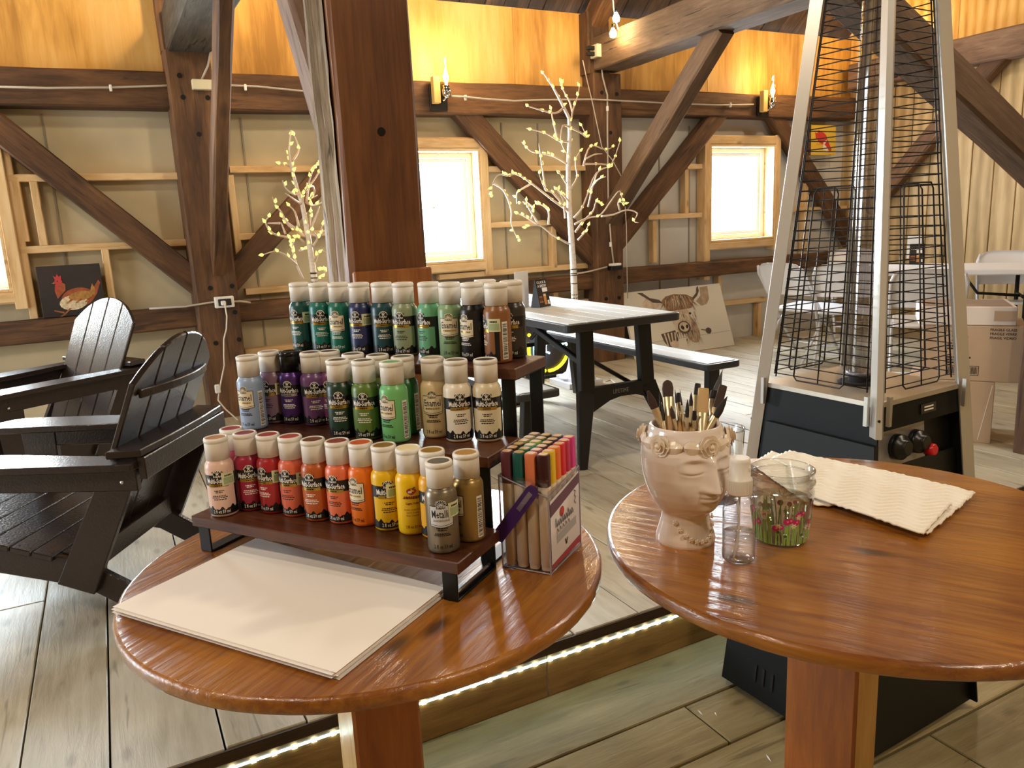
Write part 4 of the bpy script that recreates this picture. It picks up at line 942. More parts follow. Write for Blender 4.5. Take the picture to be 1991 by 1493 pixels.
gl = thing('drinking_glass', 'clear drinking glass standing behind the face planter', 'glass', (0.779,0.8444,1.023))
MB().lathe([(.022, .0), (.027, .001), (.029, .006), (.0335, .095), (.0345, .112), (.0352, .114), (.0335, .1145), (.0325, .112), (.0310, .095), (.027, .010), (.0005, .008)], 36, cap1=False).obj('glass_body', M_GLASS, gl)

# ---------------------------------------------------------------- folded paper towel
tw = thing('paper_towel', 'folded white quilted paper towel lying behind the jar on the right table', 'paper towel', (.97, .78, ZT))
M_TOW = mat('quilted_paper', 'f6efe2', .85)
def towel(q, z0, seed, amp):
    q = [V((p[0] - .97, p[1] - .78, 0)) for p in q]; rr = random.Random(seed); n, m_ = 120, 64; vs = []; fs = []
    for lay in (0, 1):
        for i in range(n + 1):
            for j in range(m_ + 1):
                u, v_ = i / n, j / m_; p = (q[0] * (1 - u) + q[1] * u) * (1 - v_) + (q[3] * (1 - u) + q[2] * u) * v_
                e = .0012 * math.sin(u * 31 + seed) * (v_ in (0, 1)) ; z = z0 + .0022 + amp * (.5 + .5 * math.sin(u * 4 + seed)) * (.5 + .5 * math.cos(v_ * 5 + seed)) + .0004 * math.sin(u * 26 + v_ * 9) * math.sin(v_ * 21 - u * 5) + .0008 * math.sin(2 * PI * (p.x * 62 + p.y * 40 + 1.5 * abs(((p.y * 30 - p.x * 19) % 2) - 1)))
                vs.append((p.x + e, p.y + e, z + lay * .0022))
    k = (n + 1) * (m_ + 1)
    for i in range(n):
        for j in range(m_): a = i * (m_ + 1) + j; fs += [(a, a + m_ + 1, a + m_ + 2, a + 1)[::-1], (a + k, a + m_ + 1 + k, a + m_ + 2 + k, a + 1 + k)]
    rim = [i * (m_ + 1) for i in range(n + 1)] + [n * (m_ + 1) + j for j in range(1, m_ + 1)] + [i * (m_ + 1) + m_ for i in range(n - 1, -1, -1)] + [j for j in range(m_ - 1, 0, -1)]
    for a, b in zip(rim, rim[1:] + rim[:1]): fs.append((a, b, b + k, a + k))
    return MB().add(vs, fs, 0, True).obj('towel_layer', M_TOW, tw)
towel([(0.9339,0.9356,1.024), (1.014,0.9691,1.024), (0.9857,0.6292,1.024), (0.8636,0.7491,1.024)], 0, 1, .0015)
towel([(0.9806,0.9368,1.026), (1.0364,0.9485,1.026), (1.0876,0.6443,1.026), (0.8982,0.5898,1.026)], .0022, 3, .004)
towel([(0.8762,0.7896,1.029), (0.9724,0.889,1.029), (1.0116,0.6316,1.029), (0.8848,0.5864,1.029)], .0075, 5, .003)


# ---------------------------------------------------------------- adirondack chairs (local x forward, y to the chair's left, origin on the floor)
M_POLY = mat('brown_poly_lumber', '2e2421', .25, bump=.12, bscale=120, stretch=(1, 1, 1), noise=.06, nscale=30)
def board(par, name, pts, th, axis, m=M_POLY, at_=0.):
    """flat board: outline pts in a plane, thickness th along axis ('y' or 'z'), centred at at_"""
    mb = MB()
    if axis == 'y': mt = M(((1, 0, 0, 0), (0, 0, 1, at_ - th / 2), (0, 1, 0, 0), (0, 0, 0, 1)))
    else: mt = M.Translation((0, 0, at_ - th / 2))
    mb.prism(pts if axis == 'z' else pts[::-1], th, mt)
    o = mb.obj(name, m, par); bv = o.modifiers.new('b', 'BEVEL'); bv.width = .003; bv.segments = 1; bv.limit_method = 'ANGLE'
    return o
def bolts(par, pts, name='bolt'):
    for p, n_2 in pts:
        q = V(n_2).to_track_quat('Z', 'Y').to_matrix().to_4x4(); o = MB().lathe([(.007, 0), (.007, .002), (.004, .005), (.0005, .0055)], 10, cap1=False).obj(name, M_SCREW, par); o.matrix_basis = M.Translation(p) @ q
def adirondack(label, loc, rz):
    t = thing('adirondack_chair', label, 'chair', loc, rz, 'brown adirondack chairs by the left wall')
    for s_ in (-1, 1):
        y = s_ * .25
        o = board(t, 'leg', [(.66, .36), (.72, .355), (.72, .27), (.68, .25), (.10, .135), (-.13, .0), (-.24, .0), (-.245, .03), (.05, .205), (.15, .240)], .025, 'y', at_=y)
        bolts(o, [((-.20, y + s_ * .0125, .045), (0, s_, 0)), ((.08, y + s_ * .0125, .19), (0, s_, 0))])
        o = board(t, 'leg', [(.50, 0), (.59, 0), (.62, .55), (.48, .55)], .026, 'y', at_=y + s_ * .027)
        bolts(o, [((.55, y + s_ * .0405, .50), (0, s_, 0))])
        o = board(t, 'arm', [(.68, .06 * s_ + y), (.70, y + .02 * s_), (.69, y - .06 * s_), (.64, y - .075 * s_), (.30, y - .06 * s_), (-.15, y + .0 * s_), (-.17, y + .02 * s_), (-.16, y + .085 * s_), (-.1, y + .09 * s_), (.55, y + .095 * s_), (.64, y + .09 * s_)][::s_], .024, 'z', at_=.565)
        o = board(t, 'arm_rail', [(.55, .553), (.55, .48), (-.15, .475), (-.15, .553)], .024, 'y', at_=y + s_ * .03)
        o = board(t, 'arm_support', [(-.03, .53), (-.15, .53), (.055, .12), (.175, .16)], .025, 'y', at_=y + s_ * .0265)
        bolts(o, [((-.10, y + s_ * .039, .505), (0, s_, 0))])
    # seat slats
    a, b = V((.68, 0, .375)), V((.11, 0, .225)); n = 8
    for k in range(n):
        p = a + (b - a) * ((k + .5) / n); o = MB().bbox((0, 0, 0), (.070, .56 if k < n - 1 else .47, .020), .003).obj('seat_slat', M_POLY, t)
        o.matrix_basis = M.Translation(p) @ M.Rotation(-math.atan2(b.z - a.z, (a.x - b.x)) * -1 if False else math.atan2(a.z - b.z, a.x - b.x) * -1, 4, 'Y')
        mb = MB()
        for y in (-.255, .255):
            for x in (-.018, .018): mb.lathe([(.0035, .0102), (.0035, .0106)], 6, (x, y if k < n - 1 else y * .85, 0))
        sc_o = mb.obj('screw_holes', M_DARK, o); sc_o['kind'] = 'stuff'
    o = board(t, 'front_apron', [(.685, -.28), (.705, -.15), (.71, 0), (.705, .15), (.685, .28), (.66, .28), (.66, -.28)], .085, 'z', at_=.325)
    # backrest slats in a leaning plane
    base, top = V((.115, 0, .20)), V((-.225, 0, .94)); up = (top - base).normalized(); L_ = (top - base).length
    fr = M((up, V((0, 1, 0)), up.cross(V((0, 1, 0))))).transposed().to_4x4()   # local x up the slat, y across
    nb = 4; wt, wb = .132, .118
    for k in range(nb):
        i = k - 1.5; y0, y1 = i * (wb + .006), i * (wt + .006)
        def hgt(y): return L_ - .115 * (y / .28) ** 2 * (1 + .3 * abs(y) / .31)
        pts = [(0, y0 - wb / 2), (0, y0 + wb / 2)] + [(hgt(y1 + wt / 2 - q * wt), y1 + wt / 2 - q * wt) for q in (0, .25, .5, .75, 1)]
        o = MB().prism(pts, .020, M.Translation((0, 0, -.010))).obj('back_slat', M_POLY, t); o.matrix_basis = M.Translation(base) @ fr
        bv = o.modifiers.new('b', 'BEVEL'); bv.width = .004; bv.segments = 1; bv.limit_method = 'ANGLE'
    # rear braces: arched upper one, wide one at arm height, low one
    p = base + up * .635
    arc = [(p.x - .014 - .06 * 0 + .0 * y, y) for y in ()] 
    ys = [-.235 + .47 * i / 10 for i in range(11)]
    out = [(p.x - .024 - .075 * (1 - (y / .235) ** 2) * .55, y) for y in ys]; inn = [(p.x - .012, y) for y in ys[::-1]]
    board(t, 'upper_brace', out + inn, .028, 'z', at_=p.z)
    p = base + up * .43
    board(t, 'arm_brace', [(p.x - .012, -.32), (p.x - .012, .32), (p.x - .115, .30), (p.x - .125, .12), (p.x - .125, -.12), (p.x - .115, -.30)], .024, 'z', at_=p.z + .01)
    board(t, 'arm_brace', [(p.x - .10, p.z - .075), (p.x - .125, p.z - .075), (p.x - .125, p.z - .003), (p.x - .10, p.z - .003)], .60, 'y', at_=0)
    p = base + up * .06
    board(t, 'lower_brace', [(p.x - .014, -.235), (p.x - .014, .235), (p.x - .05, .235), (p.x - .05, -.235)], .07, 'z', at_=p.z - .02)
    return t
angA = math.atan2(.51, -.86)
chA = adirondack('nearer dark brown adirondack chair beside the paper stack, facing left', (.02, 2.95, S), angA)
chB = dup(chA, (-.18, 4.81, S), math.atan2(-.533, -.846), 'farther dark brown adirondack chair, slatted back toward the hen painting')

# ---------------------------------------------------------------- picnic table (long axis along Y)
M_PT = mat('grey_faux_wood_plastic', 'dde4e8', .28, noise=.08, nscale=9, stretch=(7, .6, 1), bump=.2, bscale=14)
M_PF = mat('black_steel_frame', '17181b', .42, .2); M_RIM = mat('charcoal_plastic_rim', '35363a', .45)
pt = thing('picnic_table', 'grey topped black folding picnic table with attached benches, behind the planter', 'table', (2.38, 4.15, S))
def slab(name, x0, x1, y0, y1, z, th, par):
    c = ((x0 + x1) / 2, (y0 + y1) / 2, z - th / 2); n = 5
    pts = []
    r = .035
    for sx, sy, a0 in ((1, 1, 0), (-1, 1, PI / 2), (-1, -1, PI), (1, -1, 1.5 * PI)):
        for i in range(n): a = a0 + PI / 2 * i / (n - 1); pts.append(((x1 - x0) / 2 * sx - r * sx + r * math.cos(a), (y1 - y0) / 2 * sy - r * sy + r * math.sin(a)))
    mb = MB().prism(pts, th - .004, M.Translation((0, 0, -th / 2))); o = mb.obj(name, M_RIM, par); o.location = c
    bv = o.modifiers.new('b', 'BEVEL'); bv.width = .005; bv.segments = 2; bv.limit_method = 'ANGLE'
    k = max(2, round((x1 - x0) / .125)); w_ = (x1 - x0 - .05) / k
    for i in range(k):
        q = MB().bbox((0, 0, 0), (w_ - .004, y1 - y0 - .05, .006), .002).obj('plank', M_PT, o); q.location = ((i + .5) * w_ - (x1 - x0 - .05) / 2, 0, th / 2 - .003)
    return o
zt = .737
slab('tabletop', -.375, .36, -.87, .95, zt, .045, pt)
slab('bench', .455, .71, -.965, .86, .445, .040, pt)
slab('bench', -.725, -.47, -.965, .86, .445, .040, pt)
def leg(pts, r, name, par=pt, fl=.6): return MB().tube(pts, r, 8, 0, True, False, fl).obj(name, M_PF, par)
def barleg(name, p0, p1, w_, d_, w2=None):
    o = timber(name, p0, p1, d_, w_, M_PF, pt, up=(1, 0, 0), wob=0, n=1, taper=(w2 / w_ if w2 else 1)); return o
for yy, near in ((-.80, 1), (.62, 0)):
    if near:
        barleg('leg', (-.225, yy, zt - .04), (-.235, yy - .02, .33), .085, .045); barleg('leg', (.145, yy, zt - .04), (.155, yy - .02, .33), .085, .045)
        barleg('leg', (-.24, yy - .02, .36), (-.36, yy - .16, 0.0), .095, .045, .05); barleg('leg', (.16, yy - .02, .36), (.29, yy - .10, 0.0), .095, .045, .05)
        cb = MB(); pts = [(-.20, .385), (.14, .385), (.14, .29), (.07, .315), (-.03, .318), (-.10, .305), (-.21, .255)]
        cb.prism(pts[::-1], .035, M(((1, 0, 0, 0), (0, 0, 1, yy - .04), (0, 1, 0, 0), (0, 0, 0, 1)))); cbo = cb.obj('crossbar', M_PF, pt)
        mb = MB(); text_on(mb, 'LIFETIME', M(((1, 0, 0, -.03), (0, 0, -1, yy - .0415), (0, 1, 0, .350), (0, 0, 0, 1))), .10, .022, 0, .01); mb.obj('lettering', mat('grey_print', '8c8c90', .5), cbo)
    else:
        barleg('leg', (.34, yy, zt - .04), (.22, yy - .1, .03), .075, .045); barleg('leg', (-.30, yy, zt - .04), (-.30, yy - .1, .03), .075, .045)
        barleg('foot_bar', (-.40, yy - .1, .025), (.20, yy - .1, .025), .05, .05)
    for s_ in (1,) if near else (1, -1):
        barleg('bench_leg', (.585 * s_, yy - .06 if near else yy, .41), (.60 * s_, yy - .04, 0), .075, .05)
    if near: barleg('bench_leg', (-.60, yy - .06, .41), (-.62, yy - .04, 0), .075, .05)
    if not near: barleg('bench_bar', (-.6, yy + .02, .39), (.6, yy + .02, .39), .03, .03)
barleg('brace_rod', (-.20, -.74, .545), (.15, -.74, .33), .022, .022)
barleg('brace_rod', (-.30, -.35, zt - .05), (-.24, -.78, .52), .03, .03); barleg('brace_rod', (.2, .2, zt - .05), (.2, .55, .45), .025, .025)

# card and sign on the picnic table
def tent(label, c, w_, h_, rz, cat='card', m=None):
    t = thing('menu_card', label, cat, c, rz); mb = MB()
    mb.prism([(-.035, 0), (.035, 0), (.001, h_), (-.001, h_)], w_, M(((0, 0, 1, -w_ / 2), (1, 0, 0, 0), (0, 1, 0, 0), (0, 0, 0, 1)))); mb.obj('card', m, t)
    return t
def cardtext(t, w_, h_, big):
    f = M(((1, 0, 0, 0), (0, .034 / h_, -1, -.0352), (0, 1, .034 / h_, .0), (0, 0, 0, 1)))
    mb = MB()
    if big: text_on(mb, 'CLUCK &', f @ M.Translation((0, h_ * .88, .001)), w_ * .8, h_ * .09, 0, .02)
    text_on(mb, 'A BREW', f @ M.Translation((0, h_ * .75, .001)), w_ * .8, h_ * .1, 0, .02)
    def sq(x0, x1, z0, z1, mi, e=.001): mb.add([f @ V((x, z, e)) for x, z in ((x0, z0), (x1, z0), (x1, z1), (x0, z1))], [(0, 1, 2, 3)], mi)
    sq(-.05 * w_, .42 * w_, h_ * .53, h_ * .68, 0); sq(-.04 * w_, .2 * w_, h_ * .08, h_ * .46, 1); sq(-.03 * w_, .19 * w_, h_ * .38, h_ * .46, 2, .0015); sq(-.45 * w_, -.12 * w_, h_ * .22, h_ * .34, 3); sq(-.42 * w_, -.15 * w_, h_ * .34, h_ * .40, 4); sq(-.44 * w_, -.12 * w_, h_ * .16, h_ * .22, 4); sq(.26 * w_, .42 * w_, h_ * .08, h_ * .22, 0)
    mb.obj('card_print', [M_TW, mat('beer_amber', 'c8863a', .5), mat('beer_foam', 'e6cfa0', .5), mat('burger_brown', '5a2a18', .5), mat('bun_tan', '9a5a34', .5)], t)
M_CARDK = mat('menu_black', '1c1714', .4)
t = tent('black menu card with a beer glass picture standing on the picnic table', (2.3468,4.1307,0.932), .118, .170, .45, m=M_CARDK); cardtext(t, .118, .170, 1)
ps2 = thing('sign_holder', 'white paper sign in a clear stand on the picnic table, behind the black menu card', 'sign', (2.2407,4.1746,0.932), .35)
MB().bbox((0, 0, .11), (.125, .003, .22), .0008).obj('sign_sheet', M_PAPER2, ps2); MB().bbox((0, .0, .0), (.13, .07, .004), .001).obj('stand_base', M_ACR, ps2)

# ---------------------------------------------------------------- white folding tables and chairs far right
M_WPL = mat('white_moulded_plastic', 'e6e6ea', .4); M_WST = mat('white_steel_tube', 'dcdde2', .35, .2)
ft = thing('folding_table', 'long white plastic folding table with black legs at the far right', 'table', (6.05, 4.05, S), math.atan2(-.80, .60))
MB().bbox((0, 0, .715), (1.83, .74, .045), .008).obj('tabletop', M_WPL, ft)
for s_ in (-1, 1):
    x = .60 * s_
    for y in (-.24, .24): MB().tube([(x, y, .69), (x, y, .45), (x, y * 1.1, 0)], .016, 8).obj('leg', M_BLACKM, ft)
    MB().tube([(x, -.24, .12), (x, .24, .12)], .012, 8).obj('leg_rail', M_BLACKM, ft)
    MB().tube([(x * .3, 0, .69), (x * .5, 0, .52), (x, 0, .50)], .012, 8).obj('leg_brace', M_BLACKM, ft)
    MB().tube([(x, -.24, .50), (x, .24, .50)], .012, 8).obj('leg_rail', M_BLACKM, ft)
t = tent('small dark menu card standing on the white folding table, seen through the heater', (6.3411,4.4381,0.93), .12, .17, -.9, m=M_CARDK); cardtext(t, .12, .17, 0)
o = thing('sign_holder', 'small white paper sign on the white folding table, behind a dark menu card', 'sign', ((6.8659,4.8404,0.93)), -.9); MB().bbox((0, 0, .11), (.12, .004, .21), .001).obj('sign_sheet', M_PAPER2, o)
def folding_chair(label, loc, rz):
    """local x forward"""
    t = thing('folding_chair', label, 'chair', loc, rz, 'white folding chairs round the folding table'); n = 6
    # back panel, curved with round upper corners
    mb = MB(); vs = []; fs = []
    for lay in (0, 1):
        for i in range(n + 1):
            for j in range(9):
                y = -.215 + .43 * j / 8; e = (abs(y) / .215) ** 6; z = .56 + (.27 - .05 * e) * i / n
                x = -.20 - .14 * (z - .56) / .27 - .02 * (1 - (y / .215) ** 2) + lay * .016; vs.append((x, y, z))
    k = (n + 1) * 9
    for i in range(n):
        for j in range(8): a = i * 9 + j; fs += [(a, a + 9, a + 10, a + 1), (a + k, a + 1 + k, a + 10 + k, a + 9 + k)]
    rim = [i * 9 for i in range(n + 1)] + [n * 9 + j for j in range(1, 9)] + [i * 9 + 8 for i in range(n - 1, -1, -1)] + list(range(7, 0, -1))
    for a, b in zip(rim, rim[1:] + rim[:1]): fs.append((a, b, b + k, a + k))
    mb.add(vs, fs, 0, True).obj('backrest', M_WPL, t)
    MB().bbox((.03, 0, .435), (.40, .40, .025), .008, M.Rotation(-.05, 3, 'Y')).obj('seat', M_WPL, t)
    for s_ in (-1, 1):
        y = .225 * s_
        MB().tube([(-.335, y * .9, .80), (-.30, y, .74), (-.06, y, .40), (.24, y, 0)], .012, 8).obj('leg', M_WST, t)
        MB().tube([(.10, y * .9, .44), (-.05, y * .9, .30), (-.28, y * .9, 0)], .011, 8).obj('leg', M_WST, t)
    MB().tube([(.17, -.22, .10), (.17, .22, .10)], .008, 6).obj('stretcher', M_WST, t); MB().tube([(-.20, -.2, .10), (-.20, .2, .10)], .008, 6).obj('stretcher', M_WST, t)
    return t
fc = folding_chair('white folding chair at the right, its back against the white table, nearest the boxes', (5.05, 3.45, S), math.atan2(.6, .8))
dup(fc, (5.20, 4.66, S), math.atan2(.1, .99), 'white folding chair left of the heater, turned sideways, leftmost of the white chairs')
dup(fc, (5.28, 4.28, S), math.atan2(.55, .83), 'white folding chair just right of the leftmost white chair, seen through the heater')
dup(fc, (6.55, 5.2, S), math.atan2(-.75, -.66), 'white folding chair on the far side of the white table, behind the glass tube')
dup(fc, (6.50, 3.70, S), math.atan2(-.6, -.8), 'white folding chair on the far side of the white table, its back rising above it')

# ---------------------------------------------------------------- cardboard boxes beside the right post
M_CB = mat('cardboard', 'b8a088', .75, noise=.04, nscale=6); M_CBL = mat('pale_cardboard', 'e2d8d2', .7); M_CBD = mat('cardboard_dark', '8e7660', .8); M_INK = mat('carton_ink', '2e2622', .7)
def carton(label, c, d, rz, m=M_CB):
    t = thing('cardboard_box', label, 'box', c, rz); MB().bbox((0, 0, d[2] / 2), d, .003).obj('carton', m, t); return t
BYAW = math.atan2(-.85, .53)
def bc(cx, cy, w_, d_): return (cx - .53 * w_ / 2 + .85 * d_ / 2, cy + .85 * w_ / 2 + .53 * d_ / 2)
bx = carton('lower cardboard box with an orange emblem, under the carton marked 229', (*bc(3.99, 2.31, .40, .34), S), (.40, .34, .33), BYAW)
def front(t, d): return M(((1, 0, 0, 0), (0, 0, -1, -d[1] / 2 - .0008), (0, 1, 0, 0), (0, 0, 0, 1)))
f = front(bx, (.40, .34)); mb = MB()
mb.add([f @ V((-.02 + .034 * math.cos(a), .265 + .030 * math.sin(a), 0)) for a in [PI * .0 + PI * k / 10 for k in range(11)]] + [f @ V(p) for p in ((-.035, .252, 0), (-.018, .272, 0), (-.002, .252, 0))], [tuple(range(11)) + (13, 12, 11)], 0)
mb.add([f @ V(p) for p in ((-.058, .262, .0004), (-.048, .240, .0004), (-.036, .252, .0004), (-.018, .272, .0004), (-.004, .258, .0004), (.016, .258, .0004), (-.018, .285, .0004), (-.040, .262, .0004))], [(0, 1, 2, 7), (7, 2, 3, 6), (3, 4, 5, 6)], 1)
mb.obj('box_emblem', [mat('emblem_orange', 'e0622c', .6), M_TW], bx)
MB().box((.165, -.1705, .165), (.004, .002, .30), M.Rotation(.16, 3, 'Y')).obj('open_flap_edge', M_CBL, bx)
b2 = carton('brown cardboard carton printed 229 and FRAGILE, stacked on the lower box', (*bc(4.05, 2.215, .46, .36), S + .332), (.46, .36, .29), BYAW)
f = front(b2, (.46, .36)); mb = MB()
text_on(mb, '229', f @ M.Translation((-.055, .225, 0)), .075, .034, 0, .03)
for k, s_ in enumerate(('FRAGILE GLASS', 'FRAGILE VERRE', 'FRAGIL VIDRIO')): text_on(mb, s_, f @ M.Translation((.135, .272 - k * .021, 0)), .115, .013, 0, .02)
rr = random.Random(2)
def dash(x0, x1, z, h_=.009):
    x = x0
    while x < x1 - .004: k = min(rr.uniform(.006, .02), x1 - x); mb.add([f @ V((a, b, 0)) for a, b in ((x, z - h_ / 2), (x + k, z - h_ / 2), (x + k, z + h_ / 2), (x, z + h_ / 2))], [(0, 1, 2, 3)], 0); x += k + .003
for z, a, b in ((.196, -.11, -.065), (.182, -.11, -.045), (.168, -.11, -.065), (.122, -.11, -.0), (.108, -.11, -.01), (.094, -.11, -.06)): dash(a, b, z)
def ring(x0, x1, z0, z1, w_=.003):
    for a, b, c, d in ((x0, x1, z0, z0 + w_), (x0, x1, z1 - w_, z1), (x0, x0 + w_, z0, z1), (x1 - w_, x1, z0, z1)): mb.add([f @ V((p, q, 0)) for p, q in ((a, c), (b, c), (b, d), (a, d))], [(0, 1, 2, 3)], 0)
mb.obj('box_lettering', M_INK, b2)['kind'] = 'stuff'; mb = MB(); ring(-.11, .04, .028, .080); ring(-.12, -.06, .258, .284, .002)
x = -.10
while x < .032: k = rr.uniform(.0012, .004); mb.add([f @ V((p, q, 0)) for p, q in ((x, .036), (x + k, .036), (x + k, .073), (x, .073))], [(0, 1, 2, 3)], 0); x += k + rr.uniform(.0015, .004)
mb.obj('barcode', M_INK, b2)
b3 = carton('white open box lid lying on top of the carton marked 229', (*bc(4.02, 2.265, .44, .36), S + .624), (.44, .36, .095), BYAW + .10, M_CBL)
MB().box((.17, -.185, .05), (.10, .004, .05)).obj('lid_flap', M_CB, b3); MB().box((0, 0, .0955), (.40, .32, .002)).obj('lid_inside', M_CBD, b3)

# ---------------------------------------------------------------- patio heater
M_ALU = mat('brushed_aluminium', 'd2cec6', .3, .55); M_HBLK = mat('heater_panel', '101213', .55, 0, .2); M_GRID = mat('grille_wire', '2e2a28', .4, .6); M_TAN = mat('heater_deck', 'b3aa9a', .35, .5)
hc = V((1.815, 1.42, 0)); H0 = math.radians(138)
ht = thing('patio_heater', 'tall pyramid patio heater with glass tube and wire grilles', 'patio heater', hc)
CA = [H0 + PI / 2 * k for k in range(4)]      # corners: left, front, right, back
def R(z): return .375 - (.375 - .150) * z / 2.0
def corner(k, z, dr=0.): r = R(z) + dr; return V((r * math.cos(CA[k % 4]), r * math.sin(CA[k % 4]), z))
ZB = .97
def panel(name, k, z0, z1, m, ins=.0, lo=0., hi=1., th=.006, dr=0.):
    a0, b0, a1, b1 = corner(k, z0, -.012), corner(k + 1, z0, -.012), corner(k, z1, -.012), corner(k + 1, z1, -.012)
    n_2 = (b0 - a0).cross(a1 - a0).normalized(); n_2 = n_2 if n_2.dot(V((a0.x, a0.y, 0))) > 0 else -n_2
    q = [a0.lerp(b0, lo), a0.lerp(b0, hi), a1.lerp(b1, hi), a1.lerp(b1, lo)]; q = [p + n_2 * dr for p in q]
    mb = MB(); mb.add(q + [p - n_2 * th for p in q], [(0, 1, 2, 3), (7, 6, 5, 4), (0, 4, 5, 1), (1, 5, 6, 2), (2, 6, 7, 3), (3, 7, 4, 0)]); return mb.obj(name, m, ht), q, n_2
for k in range(4):
    if k == 1: # control side: apron, open bay with knobs
        panel('apron_panel', k, .895, ZB - .012, M_HBLK); panel('tank_panel', k, .02, .79, mat('heater_black', '060709', .5), dr=-.02)
        o, q, n_2 = panel('control_panel', k, .79, .895, mat('control_grey', 'a8a6ac', .35, .6), dr=-.022, lo=.05, hi=.62)
        panel('tank_door', k, .02, .895, mat('heater_black', '060709', .5), dr=-.035)
        e = (q[1] - q[0]).normalized(); u = (q[3] - q[0]).normalized()
        for x, s_, nm in ((.42, .034, 'control_knob'), (.78, .032, 'igniter_knob')):
            p = q[0].lerp(q[1], x) + u * .05; mt = M.Translation(p) @ n_2.to_track_quat('Z', 'Y').to_matrix().to_4x4()
            kb = MB().lathe([(s_, 0), (s_ * .95, .02), (s_ * .6, .022), (s_ * .6, .034), (s_ * .5, .036)], 20).obj(nm, mat('knob_black', '101012', .35), ht); kb.matrix_basis = mt
            if x > .7: b_ = MB().lathe([(.016, 0), (.016, .022), (.012, .026)], 14).obj('button', mat('red_button', 'd0202a', .3), kb); b_.location = (.022, -.022, .018)
        o, q, n_2 = panel('badge_plate', k, .915, .940, mat('badge_dark', '101216', .3), dr=.003, lo=.48, hi=.66)
        e = (q[1] - q[0]).normalized(); u = (q[3] - q[0]).normalized(); c = sum(q, V()) / 4; mb = MB()
        for w_ in (-.5, .5): mb.add([c + n_2 * .001 + e * a + u * b for a, b in ((-.02, w_ * .008 - .002), (.02, w_ * .008 - .002), (.02, w_ * .008 + .002), (-.02, w_ * .008 + .002))], [(0, 1, 2, 3)])
        mb.obj('badge_mark', M_TW, o)
    else:
        panel('side_panel', k, .02, ZB - .012, M_HBLK)
        if k == 0:
            o, q, n_2 = panel('access_door', k, .46, .865, mat('heater_door', '1b1d1f', .55, 0, .25), dr=.022, lo=.12, hi=1.02, th=.018)
            mb = MB(); e = (q[1] - q[0]).normalized(); u = (q[3] - q[0]).normalized()
    for i in range(3): # vent slots low on each side panel
        pass
# vent slots on the left panel
a0, b0 = corner(0, .070, -.010), corner(1, .070, -.010); a1, b1 = corner(0, .125, -.010), corner(1, .125, -.010)
for s_ in (.25, .31, .375):
    p, q = a0.lerp(b0, s_), a1.lerp(b1, s_); e = (b0 - a0).normalized() * .005; n_2 = (b0 - a0).cross(a1 - a0).normalized(); n_2 = n_2 if n_2.dot(p) > 0 else -n_2
    MB().add([p - e + n_2 * .002, p + e + n_2 * .002, q + e + n_2 * .002, q - e + n_2 * .002], [(0, 1, 2, 3)]).obj('vent_slot', M_DARK, ht)
# deck plate with rim and burner hole
mb = MB(); mb.add([corner(k, ZB - .012, -.008) for k in range(4)] + [corner(k, ZB, -.008) for k in range(4)], [(3, 2, 1, 0), (4, 5, 6, 7)] + [(k, (k + 1) % 4, (k + 1) % 4 + 4, k + 4) for k in range(4)]); mb.obj('deck_plate', M_TAN, ht)
MB().lathe([(.058, ZB), (.058, ZB + .004), (.05, ZB + .006)], 28).obj('burner_plate', M_DARK, ht)
# aluminium corner legs: channel profiles
for k in range(4):
    a, b = corner(k, .45 if k != 1 else .885), corner(k, 2.30); d = (b - a).normalized(); rd = V((math.cos(CA[k]), math.sin(CA[k]), 0)); mb = MB()
    td = V((-math.sin(CA[k]), math.cos(CA[k]), 0)); sec = [(-.016, -.022), (-.012, -.024), (-.003, -.002), (.003, -.002), (.012, -.024), (.016, -.022), (.007, .008), (-.007, .008)]
    vs = [p + td * x + rd * y for p in (a, b) for x, y in sec]; n = len(sec)
    mb.add(vs, [(i, (i + 1) % n, (i + 1) % n + n, i + n) for i in range(n)] + [tuple(range(n))[::-1], tuple(range(n, 2 * n))]); o = mb.obj('leg', M_ALU, ht)
    for dz in (.60, .86) if k != 1 else (.93,):
        p = corner(k, dz, .004); bb = MB().ball((p.x, p.y, p.z), .006, 6).obj('screw', M_DARK, o)
    if k in (0, 1, 2): # clip brackets at deck height
        mb = MB()
        for sgn in (-1, 1): mb.box(corner(k, ZB - .02, -.012) + td * .026 * sgn, (.010, .010, .075), rotz(CA[k] + sgn * .78))
        mb.obj('leg_bracket', mat('galvanised', 'bdb9b0', .4, .7), ht)
# quartz tube
M_TUBE = glass('quartz_tube', (.74, .74, .77), .8, .06, .24)
MB().lathe([(.036, ZB + .03), (.036, 2.27)], 32, cap0=False, cap1=False).obj('glass_tube', M_TUBE, ht)
MB().lathe([(.039, 2.2), (.039, 2.31)], 28).obj('tube_collar', M_ALU, ht)
MB().lathe([(.030, ZB + .004), (.030, ZB + .02), (.037, ZB + .021), (.037, ZB + .035)], 28).obj('tube_socket', mat('socket_grey', '77747a', .4, .6), ht)
# head and reflector above the frame, out of the picture
MB().lathe([(.12, 2.28), (.15, 2.30), (.15, 2.38), (.13, 2.40)], 4).obj('head_box', M_HBLK, ht).rotation_euler.z = H0
MB().lathe([(.36, 2.42), (.38, 2.43), (.28, 2.50), (.05, 2.54), (.01, 2.545)], 32).obj('reflector', M_ALU, ht)
